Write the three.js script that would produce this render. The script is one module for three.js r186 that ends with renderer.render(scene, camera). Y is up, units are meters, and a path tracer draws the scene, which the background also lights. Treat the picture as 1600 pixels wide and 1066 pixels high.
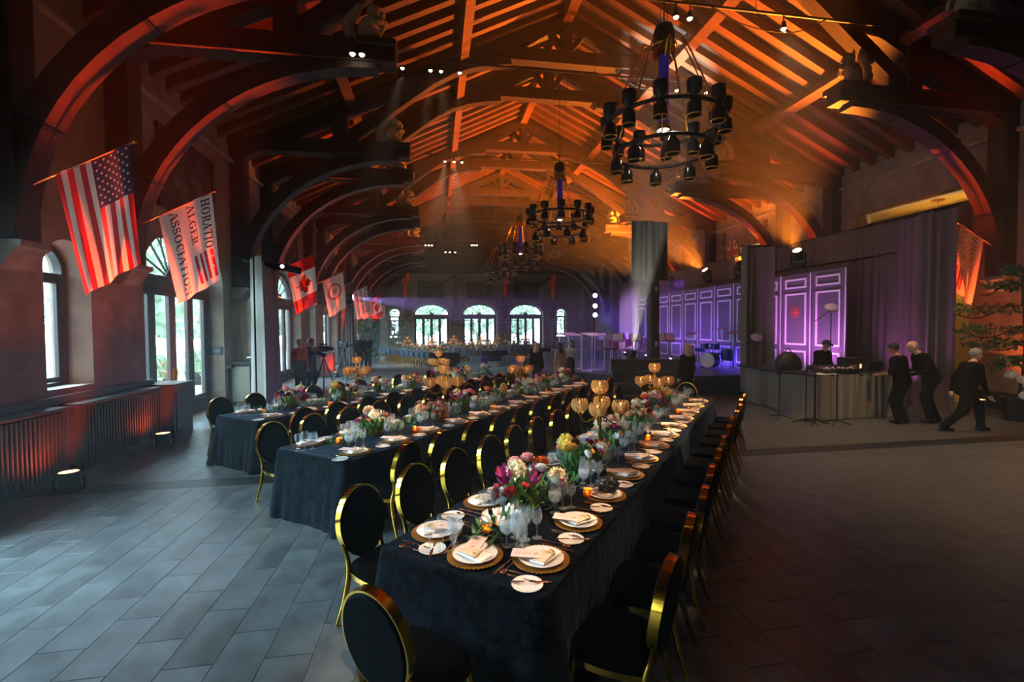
import * as THREE from 'three';
import { mergeGeometries, toCreasedNormals } from 'three/addons/utils/BufferGeometryUtils.js';
import { RoundedBoxGeometry } from 'three/addons/geometries/RoundedBoxGeometry.js';
import { RectAreaLightUniformsLib } from 'three/addons/lights/RectAreaLightUniformsLib.js';
RectAreaLightUniformsLib.init();
// ---------------------------------------------------------------- camera, sky, exposure
const scene = new THREE.Scene();
const D = Math.PI / 180;
const camera = new THREE.PerspectiveCamera(2 * Math.atan(533 / 728) / D, 1600 / 1066, 0.1, 200);
camera.position.set(0, 2.15, 0);
camera.rotation.set(-1.75 * D, -9.3 * D, -0.38 * D, 'YXZ');
camera.focus = 5.2; camera.userData.fStop = 2.0;
scene.add(camera);
const renderer = new THREE.WebGLRenderer({ antialias: true });
renderer.toneMapping = THREE.LinearToneMapping;
renderer.toneMappingExposure = 1.0;
renderer.shadowMap.enabled = true;
scene.background = new THREE.Color().setRGB(0.66, 0.86, 1.0);   // pale overcast daylight
scene.backgroundIntensity = 10;
const sun = new THREE.DirectionalLight(new THREE.Color().setRGB(0.48, 0.79, 1.0), 60);   // hazy daylight from the window side
sun.position.set(-40, 26, -16); sun.target.position.set(0, 0, -14); sun.castShadow = true; sun.shadow.radius = 85;
Object.assign(sun.shadow.camera, { left: -45, right: 45, top: 30, bottom: -30, near: 1, far: 120 }); scene.add(sun, sun.target);
scene.fog = new THREE.FogExp2(0xffffff, 0.0035);               // thin stage haze filling the hall
// ---------------------------------------------------------------- helpers
let seed = 7;
const rnd = (a = 0, b = 1) => { seed = (seed * 16807) % 2147483647; return a + (b - a) * (seed / 2147483647); };
const V = (x, y, z) => new THREE.Vector3(x, y, z);
const used = new Map();
function numbered(n) { const k = used.get(n) ?? 0; used.set(n, k + 1); return k ? n + '_' + String(k).padStart(3, '0') : n; }
const M4 = (p, r = [0, 0, 0], s = [1, 1, 1]) => new THREE.Matrix4().compose(V(...p), new THREE.Quaternion().setFromEuler(new THREE.Euler(...r)), V(...s));
function put(g, p = [0, 0, 0], r = [0, 0, 0], s = [1, 1, 1]) { return g.applyMatrix4(M4(p, r, s)); }
function uvBox(g, k = 1) {                                     // uv in metres from the face directions
  if (g.index) g = g.toNonIndexed();
  const P = g.attributes.position, uv = new Float32Array(P.count * 2), a = V(), b = V(), c = V();
  for (let i = 0; i < P.count; i += 3) {
    a.fromBufferAttribute(P, i); b.fromBufferAttribute(P, i + 1); c.fromBufferAttribute(P, i + 2);
    const n = b.clone().sub(a).cross(c.clone().sub(a)), x = Math.abs(n.x), y = Math.abs(n.y), z = Math.abs(n.z);
    for (let j = 0; j < 3; j++) {
      const X = P.getX(i + j), Y = P.getY(i + j), Z = P.getZ(i + j);
      const q = x >= y && x >= z ? [Z, Y] : y >= z ? [X, Z] : [X, Y];
      uv[(i + j) * 2] = q[0] * k; uv[(i + j) * 2 + 1] = q[1] * k;
    }
  }
  g.setAttribute('uv', new THREE.BufferAttribute(uv, 2)); return g;
}
function mg(list) {
  const out = list.map(g => {
    g = g.index ? g.toNonIndexed() : g;
    if (!g.attributes.normal) g.computeVertexNormals();
    if (!g.attributes.uv) g.setAttribute('uv', new THREE.BufferAttribute(new Float32Array(g.attributes.position.count * 2), 2));
    for (const k of Object.keys(g.attributes)) if (!['position', 'normal', 'uv'].includes(k)) g.deleteAttribute(k);
    g.clearGroups(); return g;
  });
  return out.length > 1 ? mergeGeometries(out) : out[0];
}
const box = (w, h, d, x = 0, y = 0, z = 0) => new THREE.BoxGeometry(w, h, d).translate(x, y, z);
const rbox = (w, h, d, r, x = 0, y = 0, z = 0, s = 2) => new RoundedBoxGeometry(w, h, d, s, r).translate(x, y, z);
const cyl = (r0, r1, h, n = 16, x = 0, y = 0, z = 0) => new THREE.CylinderGeometry(r0, r1, h, n).translate(x, y, z);
const ball = (r, x = 0, y = 0, z = 0, n = 12) => new THREE.SphereGeometry(r, n, Math.max(6, n * 0.7 | 0)).translate(x, y, z);
const lathe = (pts, n = 20) => new THREE.LatheGeometry(pts.map(p => new THREE.Vector2(p[0], p[1])), n);
const tube = (pts, r, n = 12, m = 6, closed = false) => new THREE.TubeGeometry(new THREE.CatmullRomCurve3(pts.map(p => V(...p)), closed, 'centripetal'), n, r, m, closed);
function beam(a, b, w, h) {                                     // square bar from a to b
  const A = V(...a), B = V(...b), d = B.clone().sub(A), L = d.length();
  const g = new THREE.BoxGeometry(w, h, L), up = Math.abs(d.y / L) > 0.98 ? V(1, 0, 0) : V(0, 1, 0);
  const m = new THREE.Matrix4().lookAt(A, B, up); m.setPosition(A.add(B).multiplyScalar(0.5));
  return g.applyMatrix4(m);
}
function rod(a, b, r, n = 8, r2 = r) {
  const A = V(...a), B = V(...b), d = B.clone().sub(A), L = d.length();
  const g = new THREE.CylinderGeometry(r2, r, L, n);
  g.applyQuaternion(new THREE.Quaternion().setFromUnitVectors(V(0, 1, 0), d.normalize()));
  return g.translate((a[0] + b[0]) / 2, (a[1] + b[1]) / 2, (a[2] + b[2]) / 2);
}
function sweepRect(pts, w, h) {                                 // rectangular section swept in the xy plane; h is across the path, w along z
  const n = pts.length, pos = [], idx = [];
  for (let i = 0; i < n; i++) {
    const p = pts[i], q = pts[Math.min(n - 1, i + 1)], o = pts[Math.max(0, i - 1)];
    let tx = q[0] - o[0], ty = q[1] - o[1]; const L = Math.hypot(tx, ty); tx /= L; ty /= L;
    for (const [a, b] of [[-1, -1], [1, -1], [1, 1], [-1, 1]]) pos.push(p[0] - ty * b * h / 2, p[1] + tx * b * h / 2, a * w / 2);
  }
  for (let i = 0; i < n - 1; i++) for (let k = 0; k < 4; k++) { const a = i * 4 + k, b = i * 4 + (k + 1) % 4; idx.push(a, b, b + 4, a, b + 4, a + 4); }
  idx.push(0, 2, 1, 0, 3, 2); const e = (n - 1) * 4; idx.push(e, e + 1, e + 2, e, e + 2, e + 3);
  const g = new THREE.BufferGeometry(); g.setAttribute('position', new THREE.Float32BufferAttribute(pos, 3)); g.setIndex(idx);
  const f = g.toNonIndexed(); f.computeVertexNormals(); return f;
}
const crease = (g, a = 0.6) => toCreasedNormals(g, a);
function mesh(name, geo, mat, parent = scene) {
  const m = new THREE.Mesh(Array.isArray(geo) ? mg(geo) : geo, mat);
  m.name = parent === scene ? numbered(name) : name; m.castShadow = m.receiveShadow = true; parent.add(m); return m;
}
function thing(name, label, category, pos = [0, 0, 0], turn = 0, group) {
  const o = new THREE.Group(); o.name = numbered(name); o.position.set(...pos); o.rotation.y = turn; scene.add(o);
  return tag(o, label, category, group);
}
function tag(o, label, category, group, kind) {
  o.userData.label = label; o.userData.category = category;
  if (group) o.userData.group = group; if (kind) o.userData.kind = kind; return o;
}
function struct(name, geo, mat, label) {
  const m = mesh(name, geo, mat); m.userData.kind = 'structure'; if (label) m.userData.label = label; return m;
}
function structGroup(name, label) { const g = new THREE.Group(); g.name = numbered(name); g.userData.kind = 'structure'; g.userData.label = label; scene.add(g); return g; }
function dup(o, pos, turn, label, group, scale) {
  const c = o.clone(); c.name = numbered(o.name.replace(/_\d{3}$/, '')); c.userData = { ...o.userData };
  c.position.set(...pos); if (turn !== undefined) c.rotation.set(0, turn, 0); if (label) c.userData.label = label; if (group) c.userData.group = group;
  if (scale) c.scale.setScalar(scale); scene.add(c); return c;
}
const proto = f => { let o = null; return (pos, turn, label, group, cat) => { if (!o) { o = f(); o.position.set(...pos); o.rotation.set(0, turn, 0); tag(o, label, cat, group); return o; } const c = dup(o, pos, turn, label, group); c.userData.category = cat; return c; }; };
// ---------------------------------------------------------------- noise and textures
function noiseGrid(n, cells, sd) {                              // tileable value noise
  const s0 = seed; seed = sd * 7919 + 11; const g = new Float32Array(cells * cells); for (let i = 0; i < g.length; i++) g[i] = rnd(); seed = s0;
  const o = new Float32Array(n * n), f = t => t * t * (3 - 2 * t);
  for (let y = 0; y < n; y++) for (let x = 0; x < n; x++) {
    const u = x / n * cells, v = y / n * cells, i = u | 0, j = v | 0, a = f(u - i), b = f(v - j), i1 = (i + 1) % cells, j1 = (j + 1) % cells;
    o[y * n + x] = (g[j * cells + i] * (1 - a) + g[j * cells + i1] * a) * (1 - b) + (g[j1 * cells + i] * (1 - a) + g[j1 * cells + i1] * a) * b;
  } return o;
}
function fbm(n, base, oct, sd) { const o = new Float32Array(n * n); let w = 0.5; for (let k = 0; k < oct; k++) { const g = noiseGrid(n, Math.min(n, base << k), sd + k); for (let i = 0; i < o.length; i++) o[i] += g[i] * w; w *= 0.55; } return o; }
function tex(n, f, srgb = true, rep = [1, 1]) {
  const d = new Uint8Array(n * n * 4);
  for (let i = 0; i < n * n; i++) { const c = f(i, i % n, i / n | 0); for (let k = 0; k < 3; k++) d[i * 4 + k] = Math.max(0, Math.min(255, c[k])); d[i * 4 + 3] = 255; }
  const t = new THREE.DataTexture(d, n, n); t.wrapS = t.wrapT = THREE.RepeatWrapping; t.magFilter = THREE.LinearFilter; t.minFilter = THREE.LinearMipmapLinearFilter; t.generateMipmaps = true;
  if (srgb) t.colorSpace = THREE.SRGBColorSpace; t.repeat.set(...rep); t.needsUpdate = true; return t;
}
function canvasTex(w, h, draw) { const c = document.createElement('canvas'); c.width = w; c.height = h; draw(c.getContext('2d'), w, h); const t = new THREE.CanvasTexture(c); t.colorSpace = THREE.SRGBColorSpace; t.wrapS = t.wrapT = THREE.ClampToEdgeWrapping; return t; }
const std = (color, roughness = 0.7, o = {}) => new THREE.MeshStandardMaterial({ color, roughness, ...o });
const phys = (color, roughness, o = {}) => new THREE.MeshPhysicalMaterial({ color, roughness, ...o });
const glow = (color, k) => new THREE.MeshStandardMaterial({ color: 0x111111, emissive: color, emissiveIntensity: k, roughness: 0.5 });
const nA = fbm(512, 8, 5, 3), nB = fbm(512, 4, 6, 21), nC = fbm(256, 16, 4, 40);
const slateMap = s => tex(512, (i, x, y) => { const g = (nA[i] - 0.55) * 46 + (nB[i] - 0.55) * 50 + (nC[(y >> 1) * 256 + (x >> 1)] - 0.5) * 34; return [136 * s + g, 134 * s + g, 130 * s + g]; });
const slateBump = tex(512, (i) => { const v = nA[i] * 140 + nB[i] * 120; return [v, v, v]; }, false);
const woodTex = tex(512, (i, x, y) => { const g = nA[(y * 512) + ((x * 0.12) | 0)] * 0.5 + nA[((y * 3 % 512) * 512) + ((x * 0.3) | 0)] * 0.6; const v = 120 + g * 130; return [v, v * 0.94, v * 0.88]; });
const woodBump = tex(512, (i, x, y) => { const v = nA[((y * 4 % 512) * 512) + ((x * 0.25) | 0)] * 230; return [v, v, v]; }, false);
const plasterTex = tex(512, (i) => { const v = 190 + (nA[i] - 0.5) * 46 + (nB[i] - 0.5) * 60; return [v, v, v]; });
const plasterBump = tex(512, (i) => { const v = nA[i] * 240; return [v, v, v]; }, false);
const crushTex = tex(512, (i) => { const k = Math.abs(nB[i] - 0.48) * 6 + Math.abs(nA[i] - 0.48) * 3; const v = 30 + Math.min(1, k) * 225; return [v, v, v]; });
const crushBump = tex(512, (i) => { const v = nA[i] * 150 + nB[i] * 100; return [v, v, v]; }, false);
const rep = (t, a, b = a) => { const c = t.clone(); c.repeat.set(a, b); c.needsUpdate = true; return c; };
const Mt = {
  timber: std(0x3e2414, 0.62, { map: rep(woodTex, 0.5), bumpMap: rep(woodBump, 0.5), bumpScale: 0.006 }),
  rafter: std(0x7c4a22, 0.6, { map: rep(woodTex, 0.5), bumpMap: rep(woodBump, 0.5), bumpScale: 0.004 }),
  deck: std(0x1c110a, 0.75, { map: rep(woodTex, 0.7), bumpMap: rep(woodBump, 0.7), bumpScale: 0.004 }),
  darkwood: std(0x241611, 0.4, { map: rep(woodTex, 1), bumpMap: rep(woodBump, 1), bumpScale: 0.002 }),
  frame: std(0x1d1714, 0.38),
  plaster: std(0xb09a86, 0.9, { map: rep(plasterTex, 0.5), bumpMap: rep(plasterBump, 0.8), bumpScale: 0.006 }),
  stone: std(0xb9aa98, 0.85, { map: rep(plasterTex, 0.9), bumpMap: rep(plasterBump, 1.2), bumpScale: 0.008 }),
  ochre: std(0xc9982f, 0.8, { map: rep(plasterTex, 0.5) }),
  black: std(0x08080a, 0.55), blackGloss: std(0x0b0b0d, 0.25), blackMetal: std(0x101012, 0.35, { metalness: 0.6 }),
  gold: std(0xc9962f, 0.13, { metalness: 1 }), goldSoft: std(0xb98a44, 0.34, { metalness: 1 }), brass: std(0xc9922e, 0.28, { metalness: 1 }),
  chrome: std(0xc8c8cc, 0.15, { metalness: 1 }), roseGold: std(0xc98c62, 0.24, { metalness: 1 }),
  iron: std(0x1a1c1f, 0.5, { metalness: 0.4 }), radiator: std(0x2b2826, 0.42, { metalness: 0.35 }),
  velvet: phys(0x080c11, 0.85, { specularIntensity: 0.1, sheen: 0.45, sheenColor: new THREE.Color(0x8fb0d0), sheenRoughness: 0.6, map: rep(crushTex, 2.4), bumpMap: rep(crushBump, 2.4), bumpScale: 0.01 }),
  chairVelvet: phys(0x010102, 0.95, { specularIntensity: 0.06, sheen: 0.02, sheenColor: new THREE.Color(0x2c3440), sheenRoughness: 0.35 }),
  chairBack: phys(0x040506, 0.75, { specularIntensity: 0.12, sheen: 0.05, sheenColor: new THREE.Color(0x39424e), sheenRoughness: 0.4 }),
  china: phys(0xeee6dc, 0.22, { clearcoat: 0.5 }), linen: std(0xe4bf9c, 0.85), linenWhite: std(0xf2ece4, 0.85), card: std(0xefc9b4, 0.7),
  glass: phys(0xf4f8fa, 0.03, { transmission: 0.88, thickness: 0, ior: 1.5 }), pane: phys(0xeef6f6, 0.02, { transmission: 1, thickness: 0, ior: 1.5 }),
  acrylic: phys(0xe8ecff, 0.05, { transmission: 0.85, thickness: 0, ior: 1.49 }), water: phys(0xf4fbff, 0.05, { transmission: 0.78, thickness: 0, ior: 1.33 }),
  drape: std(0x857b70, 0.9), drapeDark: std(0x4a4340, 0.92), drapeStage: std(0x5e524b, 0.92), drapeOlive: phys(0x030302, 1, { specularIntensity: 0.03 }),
  slateDark: std(0x2f2f33, 0.42, { map: slateMap(1.1), bumpMap: slateBump, bumpScale: 0.0008 }),
  leaf: std(0x3a6a30, 0.5, { side: THREE.DoubleSide }), leafLight: std(0x7d9a40, 0.55, { side: THREE.DoubleSide }),
  white: std(0xf0f0f0, 0.6), paper: std(0xe8e4de, 0.8),
};
// ================================================================ the hall
const XL = -5.7, XR = 14.1, XC = 4.2, ZE = -44.2, ZB = 8, WT = 7.55, PER = 7.4;
const trussZ = []; for (let k = 0; k < 5; k++) trussZ.push(-7.2 - PER * k, -9.55 - PER * k);
const winZ = [], doorZ = []; for (let k = -2; k < 5; k++) { const w = -8.4 - PER * k, d = -12.07 - PER * k; if (w < ZB - 1 && w > ZE + 1) winZ.push(w); if (d < ZB - 2.2 && d > ZE + 2) doorZ.push(d); }
// ---- floor: slate tiles on a mortar bed, dark cross bands under the trusses
{
  const fl = structGroup('floor', 'grey slate tile floor with dark cross bands');
  mesh('mortar_bed', box(XR - XL + 1.2, 0.2, ZB - ZE + 1.2, (XR + XL) / 2, -0.108, (ZB + ZE) / 2), std(0x5c5b58, 0.8), fl);
  const tints = [0.965, 1.0, 1.035].map(s => std(0x8b8d90, 0.9, { map: slateMap(s), bumpMap: slateBump, bumpScale: 0.0006 }));
  tints.forEach(m => { m.roughness = 0.37; });
  const W = 0.305, L = 0.61, gap = 0.0025;
  function slab(w, l, u, v) {                                   // chamfered tile, top at y = 0
    const c = 0.0016, h = 0.02, a = w / 2 - gap / 2, b = l / 2 - gap / 2;
    const P = [[-a, -h, -b], [a, -h, -b], [a, -h, b], [-a, -h, b], [-a, -c, -b], [a, -c, -b], [a, -c, b], [-a, -c, b], [-a + c, 0, -b + c], [a - c, 0, -b + c], [a - c, 0, b - c], [-a + c, 0, b - c]];
    const I = [8, 11, 10, 8, 10, 9], p = [], uv = [];
    for (const q of [4, 0]) for (let k = 0; k < 4; k++) { const i = q + k, j = q + (k + 1) % 4; I.push(i, i + 4, j + 4, i, j + 4, j); }
    for (const i of I) { p.push(...P[i]); uv.push((P[i][0] + u) * 0.8, (P[i][2] + v) * 0.8); }
    const g = new THREE.BufferGeometry(); g.setAttribute('position', new THREE.Float32BufferAttribute(p, 3)); g.setAttribute('uv', new THREE.Float32BufferAttribute(uv, 2)); g.computeVertexNormals(); return g;
  }
  const full = [0, 1, 2, 3, 4, 5].map(k => slab(W, L, k * 0.37, k * 0.61)), half = [0, 1, 2].map(k => slab(W, L / 2, k * 0.41, k * 0.3)), dark = [0, 1, 2].map(k => slab(L, 0.36, k * 0.37, k * 0.5));
  const all = [], bw = 0.36, cols = Math.floor((XR - XL) / W);
  for (let k = -2; k < 6; k++) {
    const zb = -7.05 - PER * k;                                 // band centre; tiles run from this band to the next one
    if (zb < ZB - 0.3 && zb > ZE) for (let i = 0; i < 33; i++) { const x = XL + 0.3 + i * L * 0.99; if (x < XR - 0.2) all.push({ x, z: zb, t: 3, g: dark[(rnd() * 3) | 0] }); }
    const z0 = zb - bw / 2;
    for (let c = 0; c < cols; c++) {
      const x = XL + W / 2 + c * W; let z = z0, odd = c % 2;
      const n = 12;
      for (let j = 0; j < n; j++) {
        const isHalf = odd ? j === 0 : j === n - 1, l = isHalf ? L / 2 : L;
        const zc = z - l / 2; z -= l * (7.04 / (11.5 * L));
        if (zc < ZE || zc > ZB) continue;
        all.push({ x, z: zc, t: (rnd() * 3) | 0, g: isHalf ? half[(rnd() * 3) | 0] : full[(rnd() * 6) | 0] });
      }
    }
  }
  const cv = V(); camera.updateMatrixWorld(true); camera.updateProjectionMatrix();
  for (const q of all) { cv.set(q.x, 0, q.z).project(camera); q.seen = cv.z < 1 && Math.abs(cv.x) < 1.05 && Math.abs(cv.y) < 1.1 && q.z < -1; q.d = Math.hypot(q.x, q.z); }
  all.sort((a, b) => (b.seen - a.seen) || a.d - b.d);
  const mats = [...tints, Mt.slateDark];
  all.slice(0, 300).forEach(q => { const m = mesh('tile', q.g, mats[q.t], fl); m.position.set(q.x, 0, q.z); });
  const rest = [[], [], [], []];
  for (const q of all.slice(300)) rest[q.t].push(q.g.clone().translate(q.x, 0, q.z));
  const far = new THREE.Mesh(mergeGeometries(rest.map(r => mergeGeometries(r)), true), mats); far.name = 'tile_field'; far.userData.kind = 'stuff'; far.receiveShadow = true; fl.add(far);
}
// ---- walls
function hole(sh, cx, w, y0, spring, rise) {
  const p = new THREE.Path(); p.moveTo(cx - w / 2, y0); p.lineTo(cx + w / 2, y0); p.lineTo(cx + w / 2, spring);
  p.absellipse(cx, spring, w / 2, rise, 0, Math.PI, false, 0); p.lineTo(cx - w / 2, y0); sh.holes.push(p);
}
const rectShape = (a, b, c, d) => { const s = new THREE.Shape(); s.moveTo(a, c); s.lineTo(b, c); s.lineTo(b, d); s.lineTo(a, d); s.closePath(); return s; };
const ext = (s, depth, curve = 20) => new THREE.ExtrudeGeometry(s, { depth, bevelEnabled: false, curveSegments: curve });
const DW = 3.5, DS = 3.3, DR = 1.06, NW = 0.96, NS = 3.08, NR = 0.48, SILL = 1.2;
{
  const s = rectShape(-ZB - 0.6, -ZE + 0.6, -0.05, WT + 0.4);
  winZ.forEach(z => hole(s, -z, NW, SILL, NS, NR)); doorZ.forEach(z => hole(s, -z, DW, 0.0, DS, DR));
  struct('wall_left', uvBox(put(ext(s, 0.6).rotateY(Math.PI / 2), [XL - 0.6, 0, 0])), Mt.plaster, 'beige plaster wall with arched windows and doors');
  const r = rectShape(-ZB - 0.6, -ZE + 0.6, -0.05, WT + 0.4);
  for (const z of doorZ) { const p = new THREE.Path(); p.moveTo(-z - 1.75, 0); p.lineTo(-z + 1.75, 0); p.lineTo(-z + 1.75, 5.87); p.lineTo(-z - 1.75, 5.87); p.closePath(); r.holes.push(p); }
  struct('wall_right', uvBox(put(ext(r, 0.6).rotateY(Math.PI / 2), [XR, 0, 0])), Mt.plaster, 'beige plaster wall with deep square recesses');
  struct('wall_corridor', uvBox(mg([box(0.3, 6.4, ZB - ZE + 1.2, XR + 1.95, 3.1, (ZB + ZE) / 2), box(1.6, 0.3, ZB - ZE + 1.2, XR + 1.25, 6.1, (ZB + ZE) / 2), box(1.8, 0.2, ZB - ZE + 1.2, XR + 1.3, -0.12, (ZB + ZE) / 2), box(1.6, 6.4, 0.3, XR + 1.2, 3.1, ZB + 0.5), box(1.6, 6.4, 0.3, XR + 1.2, 3.1, ZE - 0.5)])), Mt.ochre, 'yellow painted passage behind the recesses');
}
const endDoorX = [-0.37, 4.14, 8.64], endWinX = [-3.75, 12.15];
{
  const e = rectShape(XL - 0.6, XR + 0.6, -0.05, 7.12);
  endDoorX.forEach(x => hole(e, x, DW - 0.2, 0, DS, DR)); endWinX.forEach(x => hole(e, x, NW, SILL, NS + 0.3, NR));
  struct('wall_far', uvBox(put(ext(e, 0.6), [0, 0, ZE - 0.6])), Mt.plaster, 'beige end wall with three arched doors');
  const g = new THREE.Shape(); g.moveTo(XL - 0.6, 7.12); g.lineTo(XR + 0.6, 7.12); g.lineTo(XR + 0.6, WT); g.lineTo(XC, 12.5); g.lineTo(XL - 0.6, WT); g.closePath();
  struct('wall_far_gable', uvBox(put(ext(g, 0.5), [0, 0, ZE - 0.5])), Mt.deck, 'dark boarded gable over the end doors');
  const b = new THREE.Shape(); b.moveTo(XL - 0.6, -0.05); b.lineTo(XR + 0.6, -0.05); b.lineTo(XR + 0.6, WT); b.lineTo(XC, 12.5); b.lineTo(XL - 0.6, WT); b.closePath();
  struct('wall_back', uvBox(put(ext(b, 0.5), [0, 0, ZB])), Mt.plaster, 'plain plaster wall');
}
// ---- roof: boarded deck, rafters, purlins, ridge
const roofY = r => 12.32 - 0.48 * Math.abs(r);                  // underside of the deck
{
  const c = structGroup('ceiling', 'open timber roof with exposed rafters');
  const ang = Math.atan(0.48), len = 10.7 / Math.cos(ang), zl = ZB - ZE + 1.2;
  for (const s of [-1, 1]) mesh('roof_deck', uvBox(put(box(len, 0.16, zl), [XC + s * 5.3, roofY(5.3) + 0.09, (ZB + ZE) / 2], [0, 0, -s * ang])), Mt.deck, c);
  const rl = 10 / Math.cos(ang), rg = uvBox(box(rl, 0.24, 0.2));
  for (let z = 3; z > ZE; z -= 0.6) for (const s of [-1, 1]) { const m = mesh('rafter', rg, Mt.rafter, c); m.position.set(XC + s * 5, roofY(5) - 0.12, z); m.rotation.z = -s * ang; }
  mesh('ridge_beam', uvBox(box(0.3, 0.4, zl, XC, 11.9, (ZB + ZE) / 2)), Mt.rafter, c);
  for (const r of [3.3, 6.6]) for (const s of [-1, 1]) mesh('purlin', uvBox(put(box(0.28, 0.3, zl), [XC + s * r, roofY(r) - 0.36, (ZB + ZE) / 2], [0, 0, -s * ang])), Mt.rafter, c);
}
// ---- hammer-beam trusses
const trussAt = z => ['over the nearest striped flag', 'over the lettered banner by the radiators', 'over the tall grey drape', 'over the nearest maple leaf flag', 'over the red ring flag', 'over the second dark drape', 'over the distant lettered banner', 'over the distant striped flag', 'over the distant maple leaf flag', 'over the farthest striped flag'][trussZ.indexOf(z)];
function makeTruss() {
  const t = new THREE.Group(); t.name = numbered('roof_truss');
  const add = (n, g, m = Mt.timber) => mesh(n, uvBox(g), m, t);
  const low = [], up = [];
  for (let i = 0; i <= 16; i++) { const a = i / 16 * 90 * D; low.push([5.25 + 4.45 * Math.cos(a), 3.35 + 3.95 * Math.sin(a)]); }
  for (const p of [[6.75, 7.7], [6.2, 8.12], [5.5, 8.65], [4.8, 9.2], [4.2, 9.65], [3.6, 10.0], [3.0, 10.22], [2.4, 10.35], [1.8, 10.42]]) up.push(p);
  for (const s of [-1, 1]) {
    const f = ps => (s > 0 ? ps : ps.map(p => [-p[0], p[1]]));
    add('arch_brace', sweepRect(f(low), 0.34, 0.34));
    add('upper_arch', sweepRect(f(up), 0.3, 0.32));
    for (const k of [4, 9, 13]) { const [x, y] = low[k], a = Math.atan2(low[k + 1][1] - low[k - 1][1], low[k + 1][0] - low[k - 1][0]); add('iron_strap', put(box(0.06, 0.38, 0.38), [s * x, y, 0], [0, 0, s > 0 ? a : Math.PI - a]), Mt.iron); }
    add('wall_post', rbox(0.4, 4.35, 0.42, 0.03, s * 9.72, 5.5, 0));
    add('hammer_beam', rbox(5.0, 0.42, 0.42, 0.03, s * 7.4, 7.44, 0));
    add('beam_end', rbox(0.75, 0.14, 0.6, 0.03, s * 5.25, 7.58, 0));
    add('hammer_post', rbox(0.42, 1.75, 0.4, 0.03, s * 6.9, 8.45, 0));
    add('principal_rafter', beam([0, 11.78, 0], [s * 9.9, 11.78 - 4.75, 0], 0.34, 0.36));
    const c = new THREE.Shape(); c.moveTo(0, 0); c.lineTo(0.2, 0.0); c.lineTo(0.26, 0.07); c.lineTo(0.36, 0.24); c.lineTo(0.44, 0.28); c.lineTo(0.44, 0.36); c.lineTo(0, 0.36);
    const cg = ext(c, 0.5).translate(0, 0, -0.25); if (s > 0) cg.rotateY(Math.PI);
    add('corbel', cg.translate(s * 9.88, 2.96, 0), Mt.stone);
  }
  add('collar_beam', rbox(4.9, 0.42, 0.36, 0.03, 0, 10.62, 0));
  add('king_post', rbox(0.34, 1.25, 0.34, 0.03, 0, 11.35, 0));
  for (const s of [-1, 1]) add('post_bracket', beam([s * 0.15, 10.95, 0], [s * 0.62, 11.5, 0], 0.2, 0.16));
  return t;
}
{
  const t0 = makeTruss(); let first = true;
  for (const z of trussZ) {
    if (z < ZE + 1) continue;
    const o = first ? t0 : t0.clone(); if (!first) o.name = numbered('roof_truss'); first = false;
    o.position.set(XC, 0, z); scene.add(o); tag(o, 'dark timber hammer-beam roof truss ' + trussAt(z), 'truss', 'hammer-beam trusses along the hall');
  }
  const post = proto(() => { const g = new THREE.Group(); g.name = numbered('wall_post'); scene.add(g); mesh('post', uvBox(rbox(0.32, 4.3, 0.3, 0.03, 0, 5.0, 0.15)), Mt.timber, g); mesh('brace', uvBox(beam([-0.1, 6.9, 0.15], [-1.6, 6.0, 0.15], 0.2, 0.24)), Mt.timber, g); mesh('corbel', uvBox(rbox(0.4, 0.22, 0.4, 0.04, 0, 2.75, 0.2)), Mt.stone, g); return g; });
  for (const x of [-2.7, 1.85, 6.55, 11.2]) post([x, 0, ZE], 0, 'timber wall post with a slanting brace between the end doors', 'posts on the end wall', 'post');
}
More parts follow.
